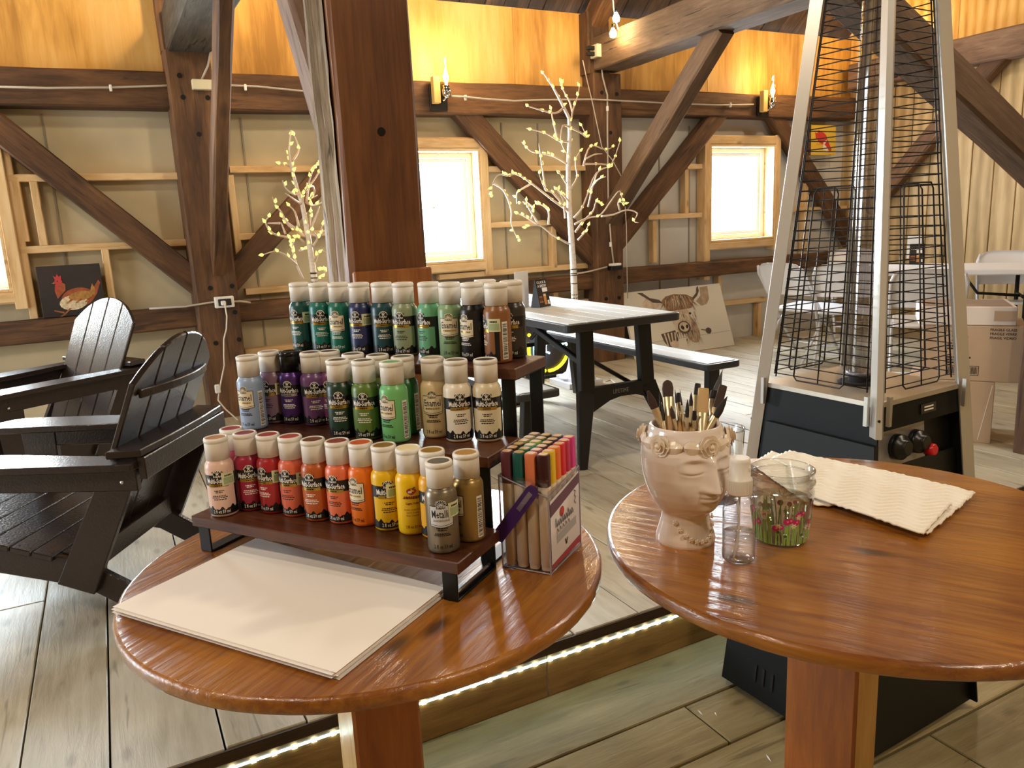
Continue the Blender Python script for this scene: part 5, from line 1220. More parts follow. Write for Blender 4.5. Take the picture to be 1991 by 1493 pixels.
# wire grilles on the four sides: every horizontal wire, uprights and the doubled lower guard
for k in range(4):
    gp = MB(); e = (corner(k + 1, 1.) - corner(k, 1.)).normalized()
    def P(s_, z, dr=-.02): return corner(k, z, dr).lerp(corner(k + 1, z, dr), s_)
    for s_ in (.085, .915): gp.tube([P(s_, ZB + .02), P(s_, 2.27)], .0022, 5)
    gr = gp.obj('grille', M_GRID, ht)
    nw = 48
    for i in range(nw + 1):
        z = ZB + .03 + (2.25 - ZB - .03) * i / nw
        MB().tube([P(.075, z), P(.925, z)], .0016, 5).obj('wire', M_GRID, gr)
    # hoop guards: two tall staples of wire
    for s0, s1, z0, z1, dr in ((.28, .72, ZB + .02, 1.50, -.012),):
        pts = [P(s0, z0 + .01, dr), P(s0, z1 - .015, dr), P(s0 + .03, z1, dr), P(s1 - .03, z1, dr), P(s1, z1 - .015, dr), P(s1, z0 + .01, dr), P(s1 - .03, z0, dr), P(s0 + .03, z0, dr), P(s0, z0 + .01, dr)]
        MB().tube(pts, .0022, 6).obj('hoop_guard', M_GRID, gr)
        sm = (s0 + s1) / 2
        MB().tube([P(sm, z0, dr), P(sm, z1, dr)], .0018, 6).obj('hoop_guard', M_GRID, gr)


# ---------------------------------------------------------------- lighted birch trees
TREE2_TRUNK = [(3.1371,5,0.8441),(3.1348,5,1.0722),(3.1247,5,1.3083),(3.1121,5,1.5407),(3.1156,5,1.8245),(3.1368,5,2.0477),(3.1345,5,2.1691),(3.0713,5,2.2768),(2.9965,5,2.3928),(2.9159,5,2.4854)]
TREE2_BR = [[(3.111,5.000,1.506),(2.957,4.966,1.589),(2.764,4.941,1.714),(2.640,4.918,1.774),(2.553,4.897,1.763),(2.482,4.877,1.773),(2.421,4.858,1.715),(2.401,4.839,1.630)],
  [(2.797,5.000,1.712),(2.738,5.063,1.672),(2.736,5.111,1.647),(2.755,5.153,1.580)],
  [(2.492,5.000,1.723),(2.596,5.038,1.669),(2.661,5.067,1.535),(2.670,5.092,1.434),(2.736,5.116,1.316)],
  [(3.102,5.000,1.269),(2.941,4.955,1.340),(2.805,4.922,1.419),(2.684,4.892,1.407)],
  [(2.849,5.000,1.419),(2.720,4.999,1.492),(2.669,4.998,1.510)],
  [(2.849,5.000,1.419),(2.782,4.991,1.517),(2.730,4.984,1.585),(2.687,4.978,1.575)],
  [(2.784,5.000,1.450),(2.823,5.038,1.540),(2.789,5.067,1.593)],
  [(2.930,5.000,1.421),(2.965,5.053,1.513),(2.935,5.092,1.561),(2.915,5.127,1.569)],
  [(3.097,5.000,1.518),(2.935,4.926,1.638),(2.838,4.871,1.665),(2.763,4.821,1.771)],
  [(2.914,5.000,1.671),(2.825,4.881,1.828),(2.755,4.792,1.969)],
  [(3.109,5.000,1.847),(3.019,5.049,1.908),(2.947,5.085,1.928),(2.873,5.117,1.948),(2.814,5.148,2.018)],
  [(3.115,5.000,2.003),(3.027,4.988,2.013),(2.918,4.979,2.060),(2.759,4.970,2.089)],
  [(3.034,5.000,2.014),(3.033,5.066,2.176),(3.053,5.115,2.261)],
  [(3.083,5.000,2.234),(2.960,4.909,2.186),(2.793,4.842,2.199),(2.673,4.781,2.208)],
  [(3.155,5.000,2.169),(3.164,4.990,2.223),(3.203,4.983,2.322),(3.220,4.976,2.408)],
  [(3.163,5.000,2.214),(3.164,5.040,2.296),(3.132,5.070,2.377),(3.137,5.097,2.436)],
  [(3.139,5.000,2.103),(3.048,4.950,2.107),(3.008,4.914,1.993),(3.037,4.881,1.903)],
  [(3.146,5.000,2.103),(3.279,5.081,2.081),(3.374,5.142,2.055),(3.369,5.196,2.142)],
  [(3.138,5.000,1.677),(3.236,5.073,1.760),(3.260,5.128,1.880),(3.351,5.177,1.977)],
  [(3.151,5.000,1.459),(3.179,4.932,1.524),(3.205,4.881,1.635),(3.248,4.836,1.766),(3.358,4.793,1.817)],
  [(3.283,5.000,1.639),(3.290,4.880,1.723),(3.300,4.791,1.739)],
  [(3.261,5.000,1.846),(3.408,5.008,1.846),(3.513,5.013,1.851),(3.593,5.018,2.008)],
  [(3.247,5.000,1.835),(3.334,5.064,1.954),(3.424,5.111,1.988),(3.554,5.154,1.963),(3.672,5.193,1.997)],
  [(3.262,5.000,1.880),(3.328,4.970,1.911),(3.383,4.948,1.914)],
  [(3.280,5.000,1.535),(3.292,4.948,1.682),(3.326,4.910,1.793),(3.401,4.875,1.812)],
  [(3.156,5.000,1.412),(3.271,4.991,1.454),(3.382,4.984,1.473),(3.497,4.977,1.598),(3.552,4.971,1.643),(3.576,4.966,1.560)],
  [(3.392,5.000,1.461),(3.469,4.943,1.469),(3.557,4.900,1.499),(3.631,4.862,1.472),(3.574,4.827,1.414),(3.593,4.793,1.401)],
  [(3.569,5.000,1.502),(3.506,4.930,1.561),(3.527,4.878,1.546)],
  [(3.180,5.000,1.294),(3.236,4.984,1.350),(3.258,4.973,1.396)],
  [(3.161,5.000,1.354),(3.234,4.999,1.432),(3.321,4.999,1.499),(3.351,4.999,1.568),(3.393,4.998,1.549)],
  [(3.127,5.000,1.563),(3.006,4.933,1.642),(2.918,4.883,1.686)],
  [(3.075,5.000,1.461),(3.018,4.932,1.597),(2.936,4.882,1.663)],
  [(3.091,5.000,1.712),(3.009,4.929,1.765),(2.945,4.876,1.789)]]
TREE1_TRUNK = [(1.1912,5.05,1.0404),(1.1917,5.05,1.1543),(1.1879,5.05,1.2606),(1.1806,5.05,1.4007),(1.1711,5.05,1.5184),(1.1614,5.05,1.628),(1.1394,5.05,1.7166),(1.1244,5.05,1.8041),(1.1141,5.05,1.8706),(1.1116,5.05,1.9434),(1.138,5.05,2.0681)]
TREE1_BR = [[(1.126,5.050,1.884),(1.188,5.133,1.945),(1.204,5.195,2.005),(1.196,5.251,2.079)],
  [(1.112,5.050,1.851),(1.094,5.163,1.877),(1.066,5.247,1.884)],
  [(1.146,5.050,1.683),(1.094,4.969,1.680),(1.038,4.909,1.711),(1.015,4.855,1.756)],
  [(1.154,5.050,1.622),(1.092,4.945,1.646),(1.026,4.867,1.680)],
  [(1.104,5.050,1.473),(1.064,5.099,1.517),(1.043,5.135,1.580),(1.026,5.167,1.616),(1.010,5.198,1.676)],
  [(1.126,5.050,1.479),(1.124,5.110,1.577),(1.093,5.154,1.624)],
  [(1.168,5.050,1.415),(1.123,5.081,1.456),(1.076,5.104,1.489),(1.044,5.125,1.546)],
  [(1.050,5.050,1.421),(0.958,5.015,1.446),(0.914,4.989,1.514),(0.944,4.966,1.558)],
  [(1.012,5.050,1.508),(0.947,5.097,1.512)],
  [(1.039,5.050,1.442),(1.029,5.097,1.511)],
  [(1.120,5.050,1.153),(1.091,5.065,1.245),(1.073,5.076,1.358),(1.071,5.086,1.413)],
  [(1.088,5.050,1.246),(1.006,4.988,1.315),(0.939,4.941,1.339),(0.864,4.900,1.324)],
  [(1.151,5.050,1.381),(1.102,5.032,1.418),(1.065,5.019,1.359)],
  [(1.167,5.050,1.614),(1.170,5.035,1.681),(1.199,5.023,1.720),(1.234,5.013,1.813),(1.278,5.003,1.866)],
  [(1.189,5.050,1.627),(1.220,5.082,1.723),(1.266,5.106,1.772),(1.320,5.128,1.835),(1.372,5.148,1.870)],
  [(1.220,5.050,1.728),(1.259,5.122,1.732),(1.275,5.175,1.693),(1.258,5.223,1.661),(1.318,5.268,1.683)],
  [(1.193,5.050,1.627),(1.249,5.132,1.615),(1.324,5.193,1.633),(1.397,5.248,1.665)],
  [(1.184,5.050,1.435),(1.207,5.061,1.538),(1.220,5.069,1.613)],
  [(1.194,5.050,1.462),(1.224,5.036,1.516),(1.265,5.026,1.604)],
  [(1.205,5.050,1.434),(1.243,5.008,1.418),(1.254,4.976,1.473),(1.270,4.948,1.492)],
  [(1.262,5.050,1.431),(1.254,4.846,1.460)],
  [(1.204,5.050,1.358),(1.208,4.931,1.406),(1.157,4.842,1.455)],
  [(1.201,5.050,1.246),(1.234,5.044,1.314),(1.255,5.039,1.323),(1.316,5.035,1.295)],
  [(1.190,5.050,1.133),(1.234,5.017,1.160),(1.253,4.992,1.201),(1.206,4.970,1.205)],
  [(1.306,5.050,1.218),(1.329,5.028,1.224),(1.337,5.012,1.153),(1.325,4.997,1.260)],
  [(1.118,5.050,1.334),(1.186,5.222,1.336)]]
M_BIRCH = mat('white_birch', 'd9cdc0', .6, noise=.12, nscale=30, stretch=(1, 1, 3)); M_BULB = glow('tree_light', 'f2d878', 1.1); M_TWIG = mat('pale_twig', 'cdb7a2', .6); M_BMARK = mat('birch_mark', '3a322c', .8)
def birch(label, trunk, brs, foot, r0, seed):
    t = thing('lighted_birch_tree', label, 'tree', foot); f = V(foot); rr = random.Random(seed)
    pts = [V(foot)] + [V(p) for p in trunk[:]]
    if pts[1].z < foot[2] + .1: pts.pop(1)
    pts = [p - f for p in pts]; N = len(pts)
    tk = MB().tube(pts, [max(.0035, r0 * (1 - i / (N - .6)) ** .8 + .002) for i in range(N)], 10).obj('trunk', M_BIRCH, t)
    mb = MB()
    for k in range(9):
        i = rr.uniform(0, 2.4); a, b = pts[int(i)], pts[int(i) + 1]; p = a.lerp(b, i % 1); mb.tube([p + V((0, 0, -.004)), p + V((0, 0, .004))], r0 * 1.02, 8)
    tag(mb.obj('bark_mark', M_BMARK, tk), kind='stuff')
    bl = MB()
    def bulb(p, d):
        d = V(d).normalized(); bl.tube([p, p + d * .010, p + d * .017, p + d * .034], [.004, .0115, .0095, .001], 6)
    for b in brs:
        q = [V(p) - f for p in b]; n = len(q)
        sm = []
        for i in range(n - 1):
            a0, a1, a2, a3 = q[max(0, i - 1)], q[i], q[i + 1], q[min(n - 1, i + 2)]
            for s_ in (0, .33, .66): sm.append(.5 * ((2 * a1) + (a2 - a0) * s_ + (2 * a0 - 5 * a1 + 4 * a2 - a3) * s_ * s_ + (3 * a1 - a0 - 3 * a2 + a3) * s_ ** 3))
        sm.append(q[-1]); L_ = len(sm)
        MB().tube(sm, [.0085 - .0060 * i / L_ for i in range(L_)], 6).obj('branch', M_TWIG, t)
        for i in range(2, L_):
            if rr.random() < .46: bulb(sm[i], (sm[i] - sm[i - 1]).normalized() + V((rr.uniform(-1, 1), rr.uniform(-1, 1), rr.uniform(.2, 1.2))))
    for i in range(3, N):
        for s_ in (.3, .8):
            if i + 1 < N: bulb(pts[i].lerp(pts[i + 1], s_), (rr.uniform(-1, 1), rr.uniform(-1, 1), .6))
    tag(bl.obj('light_buds', M_BULB, t), kind='stuff')
    MB().box((0, 0, .02), (.30, .30, .04)).box((0, 0, .055), (.22, .22, .03)).obj('base', mat('white_base', 'e2e0e6', .6), t)
    MB().lathe([(.13, .06), (.075, .10), (.055, .17), (.045, .26)], 14, cap0=False, cap1=False).obj('base_cloth', mat('white_cloth', 'd8d4e0', .8), t)
    return t
birch('white lighted twig tree before the right wall post, its tip above the upper beam', TREE2_TRUNK, TREE2_BR, (3.127, 5.0, S), .026, 1)
birch('smaller lighted twig tree left of the big middle post, behind the teal bottles', TREE1_TRUNK, TREE1_BR, (1.16, 5.05, S), .022, 2)

# ---------------------------------------------------------------- oil-lamp style wall lamps with glowing bulbs
M_FLAME = glow('lamp_bulb', 'ffcf6a', 30.); M_CHROME = mat('chrome', 'c8c4bc', .12, 1); M_LGLASS = glass('lamp_chimney', (1, .95, .85), .5); M_BRASS = mat('lamp_brass', 'd8b45a', .35, .6)
def wall_lamp(label, c, d, e=11):
    """c on the beam face, d pointing into the room"""
    t = thing('wall_lamp', label, 'lamp', c, math.atan2(d[1], d[0]) + PI / 2)          # local -Y points into the room
    MB().bbox((0, -.008, -.075), (.14, .016, .19), .004).obj('back_plate', mat('lamp_iron', '1e1814', .5, .4), t)
    MB().bbox((-.035, -.05, -.03), (.055, .055, .19), .004).obj('candle_block', mat('aged_yellow_wood', 'cfa860', .6), t)
    mb = MB().tube([(.02, -.016, -.10), (.02, -.06, -.10), (.035, -.085, -.08), (.035, -.09, -.03)], .010, 8); mb.lathe([(.020, -.09), (.034, -.07), (.036, -.035), (.026, -.02), (.030, -.005), (.024, .0)], 18, (.035, -.09, 0)); mb.obj('lamp_font', M_CHROME, t)
    MB().lathe([(.020, .0), (.034, .03), (.036, .055), (.026, .10), (.017, .135), (.017, .19)], 20, (.035, -.09, 0), cap0=False, cap1=False).obj('glass_chimney', M_LGLASS, t)
    MB().lathe([(.008, .0), (.010, .02), (.020, .045), (.021, .06), (.013, .09), (.004, .125), (.0005, .13)], 14, (.035, -.09, 0)).obj('bulb', M_FLAME, t)
    a = math.atan2(d[1], d[0]) + PI / 2; p = M.Rotation(a, 3, 'Z') @ V((.035, -.09, .07)) + V(c); q = p + V((d[0] * .10, d[1] * .10, .12))
    lamp('wall_lamp_light', 'POINT', q, e, WARM, .05)
    return t
wall_lamp('glowing oil-lamp style wall lamp on the upper beam, right of the big post', (2.395, 5.665, 2.465), (0, -1, 0))
wall_lamp('glowing oil-lamp style wall lamp on the upper beam above the right window', (5.70, 5.665, 2.475), (0, -1, 0))
wall_lamp('glowing wall lamp on the right wall beam, glimpsed through the heater', (6.865, 5.184, 2.79), (-1, 0, 0), 12)

# string lights hanging over the tie beam
sl_ = thing('string_lights', 'string of glowing bulbs hanging from the roof by the heavy grey tie beam', 'string lights', (3.80, 5.30, 3.3))
cord = [(3.74, 5.3, 3.35), (3.745,5.3,3.198), (3.7557,5.3,3.0337), (3.7821,5.3,2.9132), (3.8008,5.3,2.8771)]
MB().tube([V(p) - V((3.80, 5.30, 3.3)) for p in cord], .006, 6).obj('cord', M_CABLEW, sl_)
for p in ((3.7642,5.28,2.9668), (3.7328,5.28,2.8533)):
    q = V(p) - V((3.80, 5.30, 3.3)); MB().lathe([(.010, .03), (.014, .02), (.028, -.01), (.024, -.035), (.0005, -.045)], 12, tuple(q)).obj('bulb', glow('string_bulb', 'ffdf9a', 45.), sl_); MB().lathe([(.011, .028), (.011, .055)], 10, tuple(q)).obj('socket', M_BLACKM, sl_)
    lamp('string_light', 'POINT', V(p) + V((-.02, -.09, -.02)), 4, WARM, .03)
# unseen warm lights added under the roof to brighten the upper plywood
for p in ((-1.4, 5.1, 3.2), (.9, 5.1, 3.2), (2.9, 5.0, 3.2)): lamp('string_light', 'POINT', p, 24 if p[0] < 1 else 13, (1, .70, .34), .05)

# ---------------------------------------------------------------- electrics: boxes and cables
def cable(label, pts, r=.007, m=None, name='cable'):
    o = MB().tube([V(p) - V(pts[0]) for p in pts], r, 7).obj(name, m or M_CABLE); o.location = pts[0]; return tag(o, label, 'cable')
def clip(par, p): o = MB().bbox((0, 0, 0), (.016, .02, .04), .003).obj('cable_clip', M_WHITEP, par); o.location = V(p) - par.location
c_ = cable('grey cable clipped along the left upper beam to the junction box', [(-0.4768,5.655,2.3669),(-0.163,5.655,2.3691),(0.1869,5.655,2.3842),(0.4392,5.655,2.4023),(0.6618,5.655,2.4166)]); clip(c_, (0.1865,5.655,2.3812))
c_ = cable('grey cable on the upper beam between the narrow brace and the big post', [(0.7757,5.655,2.4175),(0.9119,5.655,2.4224),(1.0776,5.655,2.4218),(1.2816,5.655,2.4089),(1.5653,5.655,2.391)]); clip(c_, (0.9997,5.655,2.4125))
c_ = cable('grey cable sagging along the upper beam from the middle wall lamp', [(2.4789,5.6,2.3928),(2.5932,5.6,2.3925),(2.7439,5.6,2.3821),(3.0113,5.6,2.3745),(3.2908,5.6,2.3899),(3.7318,5.6,2.4063),(4.4755,5.6,2.3978),(4.7026,5.6,2.3909)]); clip(c_, (2.602,5.62,2.3885))
c_ = cable('grey cable running to the wall lamp above the right window', [(4.7488,5.655,2.4045),(5.1673,5.655,2.4064),(5.5766,5.655,2.4213)]); clip(c_, (5.2911,5.655,2.4095))
cable('grey cable rising from the junction box behind the narrow brace', [(0.7218,5.6,2.4411),(0.7698,5.6,2.5279),(0.8093,5.6,2.6488),(0.8415,5.6,2.8675)])
cable('thin pale wire hanging from the tie beam outlets behind the twig tree', [(3.558,5.45,2.6713),(3.5879,5.45,2.5461),(3.6409,5.45,2.3536),(3.7213,5.45,2.0169),(3.8206,5.45,1.9154),(3.9311,5.45,1.7493),(3.9556,5.45,1.3692),(3.9552,5.45,0.76)], .004)
c_ = cable('grey cable stapled down the right wall post to its lower outlet', [(3.8384,5.61,2.7238),(3.8551,5.61,2.5848),(3.8979,5.61,2.4451),(3.8904,5.61,2.1375),(3.8867,5.61,1.5474),(3.9063,5.61,1.243),(3.9291,5.61,1.0565)]); clip(c_, (3.8953,5.61,2.3391)); clip(c_, (3.9004,5.61,1.2214))
cable('grey cable along the lower rail into the post outlet on the left', [(0.2249,5.61,1.0007),(0.4448,5.61,0.9944),(0.6094,5.61,1.0075),(0.6562,5.61,1.0104)])
cable('short grey cable leaving the left post outlet to the right', [(0.7358,5.61,1.0035),(0.8099,5.61,0.997),(0.8669,5.61,0.9849)])
cable('grey cable from the middle rail to the outlet on the right wall post', [(3.483,5.6,0.9908),(3.6648,5.6,1.004),(3.8513,5.6,1.0309)])
def ebox(name, label, p, d, m=M_WHITEP, cat='outlet'):
    t = thing(name, label, cat, p); MB().bbox((0, 0, 0), d, .004).obj('box', m, t); return t
ebox('junction_box', 'cream junction box on the left wall post beside the narrow brace', (0.7211,5.6,2.4096), (.125, .05, .062), mat('aged_cream', 'ddd2ae', .5), 'junction box')
t = ebox('power_outlet', 'white double outlet low on the left wall post with a white plug', (0.6936,5.595,1.0047), (.125, .045, .075)); MB().bbox((.0, -.026, 0), (.085, .012, .045), .003).obj('sockets', mat('outlet_dark', '1c1a1c', .4), t); MB().bbox((-.012, -.045, -.004), (.03, .04, .03), .004).obj('plug', M_WHITEP, t)
t = ebox('power_outlet', 'cream outlet on the end of the heavy grey tie beam with dark plugs', (3.79,5.596,2.7778), (.06, .10, .10), mat('aged_cream', 'ddd2ae', .5))
for z in (-.022, .022): MB().bbox((-.06, 0, z), (.07, .035, .032), .004).obj('plug', M_BLACKM, t)
t = ebox('power_adapter', 'black adapter box plugged in on the right wall post', (3.9234,5.58,1.0178), (.12, .06, .035), M_BLACKM, 'adapter'); MB().bbox((-.0, .0, .03), (.10, .05, .02), .003).obj('outlet_plate', M_WHITEP, t)
c_ = cable('white charger cord hanging from the left post outlet down to the floor', [(0.6831,5.5,0.9948),(0.687,5.5,0.9146),(0.6737,5.5,0.8285),(0.6493,5.5,0.7609),(0.6372,5.5,0.6564),(0.6323,5.5,0.586),(0.6003,5.5,0.483),(0.579,5.5,0.4143),(0.565,5.5,0.3515),(0.6039,5.5,0.284),(0.6542,5.5,0.2214),(0.6929,5.5,0.1709),(0.7017,5.5,0.0656),(0.7056,5.5,-0.0851)], .005, M_CABLEW, 'cord')
o = MB().bbox((0, 0, 0), (.035, .03, .06), .006).obj('inline_switch', M_WHITEP, c_); o.location = V((0.5698,5.49,0.4316)) - c_.location
for p0 in ([(1185,745),(1205,730),(1225,738),(1245,728)], [(1230,742),(1255,752),(1262,740)], [(1100,745),(1140,760),(1175,752),(1180,735)]):
    pass
cable('pale extension wire lying on the floor below the picnic bench', [(3.3294,4.9006,0.2),(3.4078,4.9367,0.2),(3.3573,4.8023,0.2),(3.3451,4.6912,0.2),(3.4466,4.752,0.2),(3.5228,4.7628,0.2)], .006, M_CABLEW)

# ---------------------------------------------------------------- pictures
def canvas(label, c, w_, h_, d_, tilt, m, nm='painting'):
    t = thing(nm, label, 'painting', c); fr = M.Rotation(-tilt, 4, 'X')
    o = MB().bbox((0, d_ / 2, h_ / 2), (w_, d_, h_), .002).obj('canvas', m, t); o.rotation_euler.x = -tilt; return t, o
def flat(mb, pts, mi, e=.001): mb.add([(x, -e, z) for x, z in pts], [tuple(range(len(pts)))], mi)
def ell(cx, cz, a, b, rot=0, n=18): return [(cx + a * math.cos(q) * math.cos(rot) - b * math.sin(q) * math.sin(rot), cz + a * math.cos(q) * math.sin(rot) + b * math.sin(q) * math.cos(rot)) for q in [2 * PI * k / n for k in range(n)]]
# hen
t, cv = canvas('dark painting of a hen standing on the lower left wall rail', (-.205, 5.745, .985), .36, .325, .025, .04, mat('hen_background', '2a211d', .6, noise=.3, nscale=6))
mb = MB(); HM = [mat('hen_rust', '9a4e28', .7, noise=.3, nscale=40), mat('hen_cream', 'd8c4a0', .7, noise=.3, nscale=60), mat('hen_red', 'b8383a', .7), mat('hen_ochre', 'a8783a', .7, noise=.3, nscale=50), mat('hen_leg', '9a5a34', .7), mat('hen_dark', '1c1614', .7)]
flat(mb, ell(.03, .115, .095, .062, .15), 0); flat(mb, ell(.00, .085, .080, .048, .1), 1, .0015); flat(mb, ell(.045, .125, .070, .030, .12), 3, .002)
flat(mb, [(-.085, .115), (-.035, .165), (-.030, .205), (-.062, .225), (-.088, .205), (-.095, .165)], 0, .0022); flat(mb, [(.085, .12), (.15, .205), (.16, .22), (.168, .20), (.14, .13), (.11, .09)], 0, .0012)
flat(mb, [(.10, .14), (.12, .20), (.132, .17), (.128, .12)], 3, .0018)
flat(mb, ell(-.068, .222, .022, .020), 2, .0026); flat(mb, [(-.085, .235), (-.092, .262), (-.078, .252), (-.070, .272), (-.060, .254), (-.048, .262), (-.048, .238)], 2, .0028); flat(mb, [(-.082, .205), (-.092, .175), (-.080, .165), (-.068, .195)], 2, .003); flat(mb, [(-.090, .222), (-.106, .215), (-.090, .210)], 3, .003); flat(mb, ell(-.072, .226, .004, .004), 5, .0034)
for k in range(9): flat(mb, ell(-.05 + k * .018, .075 + .012 * (k % 3), .012, .006, .5), (1, 3, 0)[k % 3], .0027)
flat(mb, [(-.03, .05), (-.065, .015), (-.055, .012), (-.015, .05)], 4, .0024); flat(mb, [(-.06, .03), (-.115, .045), (-.115, .038), (-.06, .018)], 4, .0024); flat(mb, [(-.06, .02), (-.09, .0), (-.08, .0), (-.05, .012)], 4, .0024)
mb.obj('hen_picture', HM, cv)
# cow
t, cv = canvas('large white canvas painting of a horned highland cow leaning on the wall', (4.66, 5.50, S + .004), 1.16, .62, .03, .36, mat('canvas_white', 'd9d4c8', .8))
CM = [mat('cow_tan', 'a8927a', .8, noise=.25, nscale=25), mat('cow_pale', 'cdbca6', .8, noise=.2, nscale=25), mat('cow_dark', '5a4c44', .8, noise=.2, nscale=30), mat('cow_black', '2e2826', .8), mat('cow_brown', '8a6a4e', .8, noise=.3, nscale=40), mat('canvas_line', 'a8a096', .8)]
mb = MB(); cx = .02
flat(mb, ell(cx, .33, .11, .17, 0, 22), 1); flat(mb, ell(cx + .08, .22, .09, .15, .35), 0, .0008); flat(mb, [(cx - .19, .50), (cx - .13, .40), (cx + .15, .41), (cx + .21, .50), (cx + .12, .545), (cx - .02, .56), (cx - .12, .545)], 4, .0014)
rr = random.Random(6)
for k in range(110):
    x = cx + rr.uniform(-.17, .17); z0 = .535 - 1.2 * (x - cx) ** 2 + rr.uniform(-.03, .015); l = rr.uniform(.05, .17) * (1 - 2.2 * abs(x - cx)); q = (x - cx) * rr.uniform(.1, .5) + rr.uniform(-.012, .012); w_ = rr.uniform(.003, .007)
    flat(mb, [(x - w_, z0), (x + w_, z0), (x + q + .001, z0 - l), (x + q - .001, z0 - l)], rr.choice((4, 4, 0, 0, 1, 2)), .0016 + k * 4e-6)
for k in range(70):
    x = cx + .08 + rr.uniform(-.08, .10); z0 = rr.uniform(.12, .38); flat(mb, [(x - .003, z0), (x + .003, z0), (x + rr.uniform(-.005, .02), z0 - rr.uniform(.04, .1))], rr.choice((0, 1, 4, 2)), .0012 + k * 3e-6)
flat(mb, [(cx - .17, .485), (cx - .28, .50), (cx - .36, .56), (cx - .43, .605), (cx - .37, .600), (cx - .30, .545), (cx - .20, .52)], 2, .002); flat(mb, [(cx + .19, .485), (cx + .25, .52), (cx + .285, .565), (cx + .285, .615), (cx + .262, .60), (cx + .245, .55), (cx + .19, .51)], 2, .002)
flat(mb, [(cx - .20, .48), (cx - .34, .55), (cx - .40, .50), (cx - .36, .44), (cx - .25, .44)], 1, .001); flat(mb, [(cx + .22, .47), (cx + .29, .52), (cx + .30, .60), (cx + .40, .605), (cx + .385, .48), (cx + .34, .43), (cx + .27, .42)], 0, .001)
flat(mb, ell(cx + .01, .235, .075, .062), 2, .0024); flat(mb, ell(cx + .01, .24, .056, .046), 1, .0028); flat(mb, ell(cx - .01, .235, .018, .022, .5), 3, .003); flat(mb, ell(cx + .045, .24, .014, .020, -.5), 3, .003)
flat(mb, ell(cx - .085, .37, .014, .012), 3, .003); flat(mb, ell(cx + .115, .36, .014, .012), 3, .003)
for k in range(7): x = cx - .09 + .028 * k; flat(mb, [(x, .20), (x + .02, .20), (x + .012, .13)], (2, 0)[k % 2], .002)
flat(mb, [(cx - .27, .20), (cx - .10, .22), (cx - .09, .13), (cx - .12, .06), (cx - .20, .05), (cx - .25, .12)], 2, .0016)
for k in range(4): flat(mb, [(cx - .24 + k * .04, .20), (cx - .222 + k * .04, .202), (cx - .212 + k * .03, .08), (cx - .224 + k * .03, .08)], 1, .002)
flat(mb, ell(cx - .14, .09, .05, .035), 1, .0022); flat(mb, ell(cx + .285, .175, .035, .03), 2, .0016); flat(mb, [(cx + .2, .20), (cx + .27, .185), (cx + .27, .175), (cx + .2, .19)], 4, .0016)
flat(mb, [(-.57, .135), (.57, .150), (.57, .146), (-.57, .131)], 5, .0012)
o = mb.obj('cow_picture', CM, cv)
# rooster
t, cv = canvas('small yellow painting with a red rooster, behind the heater grille', (6.60, 5.72, 1.97), .36, .29, .025, .02, mat('rooster_yellow', 'd8b23a', .7))
mb = MB(); flat(mb, ell(-.02, .165, .075, .055, -.3), 0); flat(mb, [(-.11, .16), (-.12, .22), (-.09, .21), (-.07, .245), (-.045, .215), (-.02, .235), (.0, .20), (-.02, .17)], 0, .0014); flat(mb, [(-.01, .05), (.06, .04), (.09, .09), (.04, .145), (.0, .12)], 1, .0012); flat(mb, [(.02, .10), (.10, .03), (.12, .05), (.06, .15)], 0, .0016)
for k in range(5): flat(mb, [(-.10 + k * .028, .11), (-.09 + k * .028, .09), (-.08 + k * .028, .115)], 2, .0018)
mb.obj('rooster_picture', [mat('rooster_red', 'c2302a', .7), mat('rooster_white', 'e8dccc', .7), mat('rooster_orange', 'd8742a', .7)], cv)
MB().bbox((-.185, .012, .145), (.02, .03, .30), .002).obj('frame_edge', W_TIMBER, cv)

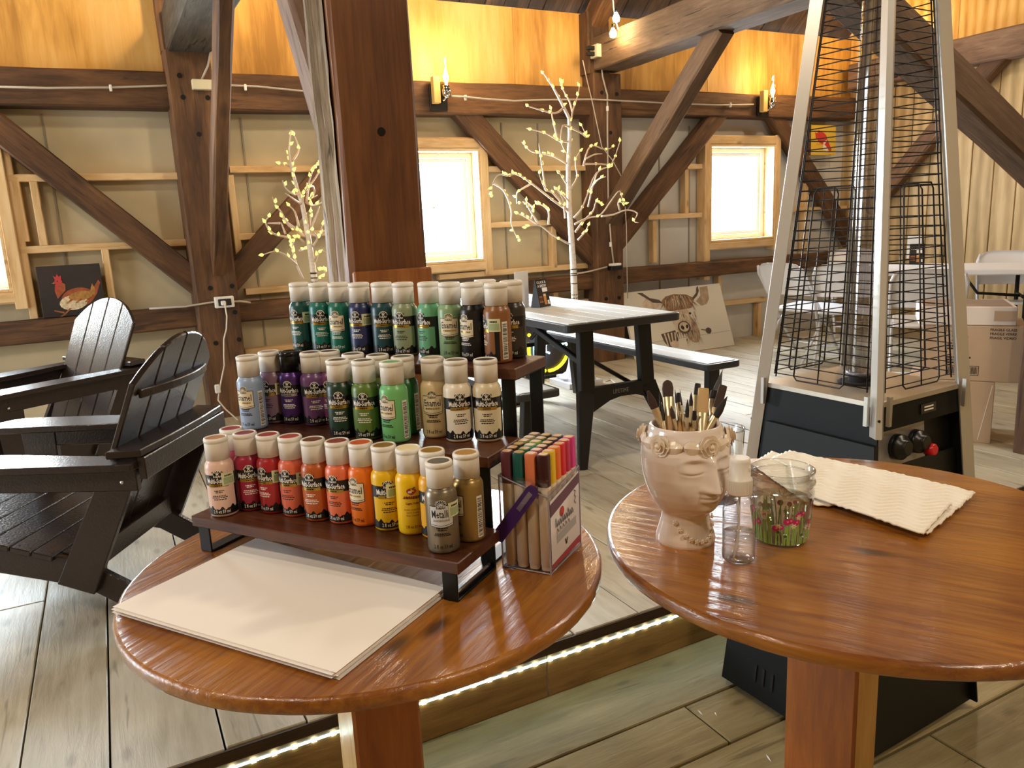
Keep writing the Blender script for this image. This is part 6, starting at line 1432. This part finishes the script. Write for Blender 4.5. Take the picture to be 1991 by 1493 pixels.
# ---------------------------------------------------------------- neon sign on the floor behind the picnic table
ns = thing('neon_sign', 'round neon sign with yellow ring and blue white letters, on the floor behind the table', 'neon sign', (3.085, 5.33, S), 0)
MB().bbox((0, .02, .245), (.42, .012, .47), .01).obj('backing_panel', mat('sign_dark', '1e1612', .35), ns)
M_NY = glow('neon_yellow', 'ffe81e', 3.2); M_NB = glow('neon_cyan', 'b4f4ff', 4.)
def arc(a0, a1, r=.185, n=20): return [(r * math.cos(math.radians(a0 + (a1 - a0) * i / n)), 0, .245 + r * math.sin(math.radians(a0 + (a1 - a0) * i / n))) for i in range(n + 1)]
for a0, a1 in ((160, 222), (268, 352), (240, 258)): MB().tube(arc(a0, a1), .013, 8).obj('neon_ring', M_NY, ns)
MB().ball((-.175, 0, .37), .014, 8).obj('neon_dot', M_NY, ns)
for pts in ([(-.135, .20), (-.135, .30), (-.10, .28), (-.12, .25), (-.09, .20)], [(-.06, .20), (-.055, .30)], [(.0, .30), (-.03, .27), (-.03, .22), (.005, .205)], [(-.11, .335), (-.05, .335)],
            [(.06, .33), (.09, .32)], [(.10, .30), (.065, .29), (.09, .265), (.065, .25)], [(.12, .25), (.145, .30), (.17, .25)], [(.13, .27), (.165, .27)], [(.185, .27), (.175, .25)]):
    MB().tube([(x, -.002, z) for x, z in pts], .0085, 7).obj('neon_letter', M_NB, ns)
MB().bbox((0, .03, .02), (.30, .10, .02), .004).obj('sign_foot', M_BLACKM, ns)
lamp('neon_light', 'POINT', (3.085, 5.15, S + .2), 1.2, (.7, .75, 1), .1)

# ---------------------------------------------------------------- pale wood slivers on the lower floor
for k, (p, q) in enumerate((((1.3865,1.5898,0.002), (1.3827,1.5606,0.002)), ((1.4223,1.5564,0.002), (1.4154,1.5378,0.002)), ((1.4141,1.3452,0.002), (1.4028,1.3139,0.002)))):
    a, b = V(p), V(q); d = (b - a).normalized(); s_ = V((-d.y, d.x, 0)) * .0022; m_ = (a + b) / 2 + V((0, 0, .004)); o = MB().add([a - m_, (a + b) / 2 + s_ - m_, b - m_, (a + b) / 2 - s_ - m_, (0, 0, 0)], [(0, 1, 4), (1, 2, 4), (2, 3, 4), (3, 0, 4), (3, 2, 1, 0)]).obj('wood_sliver', M_PAPER2)
    o.location = m_; tag(o, ('white wood sliver on the lower floor, left of the pair by the heater', 'white wood sliver on the lower floor, right of the pair by the heater', 'white wood sliver on the lower floor near the right table leg')[k], 'splinter')
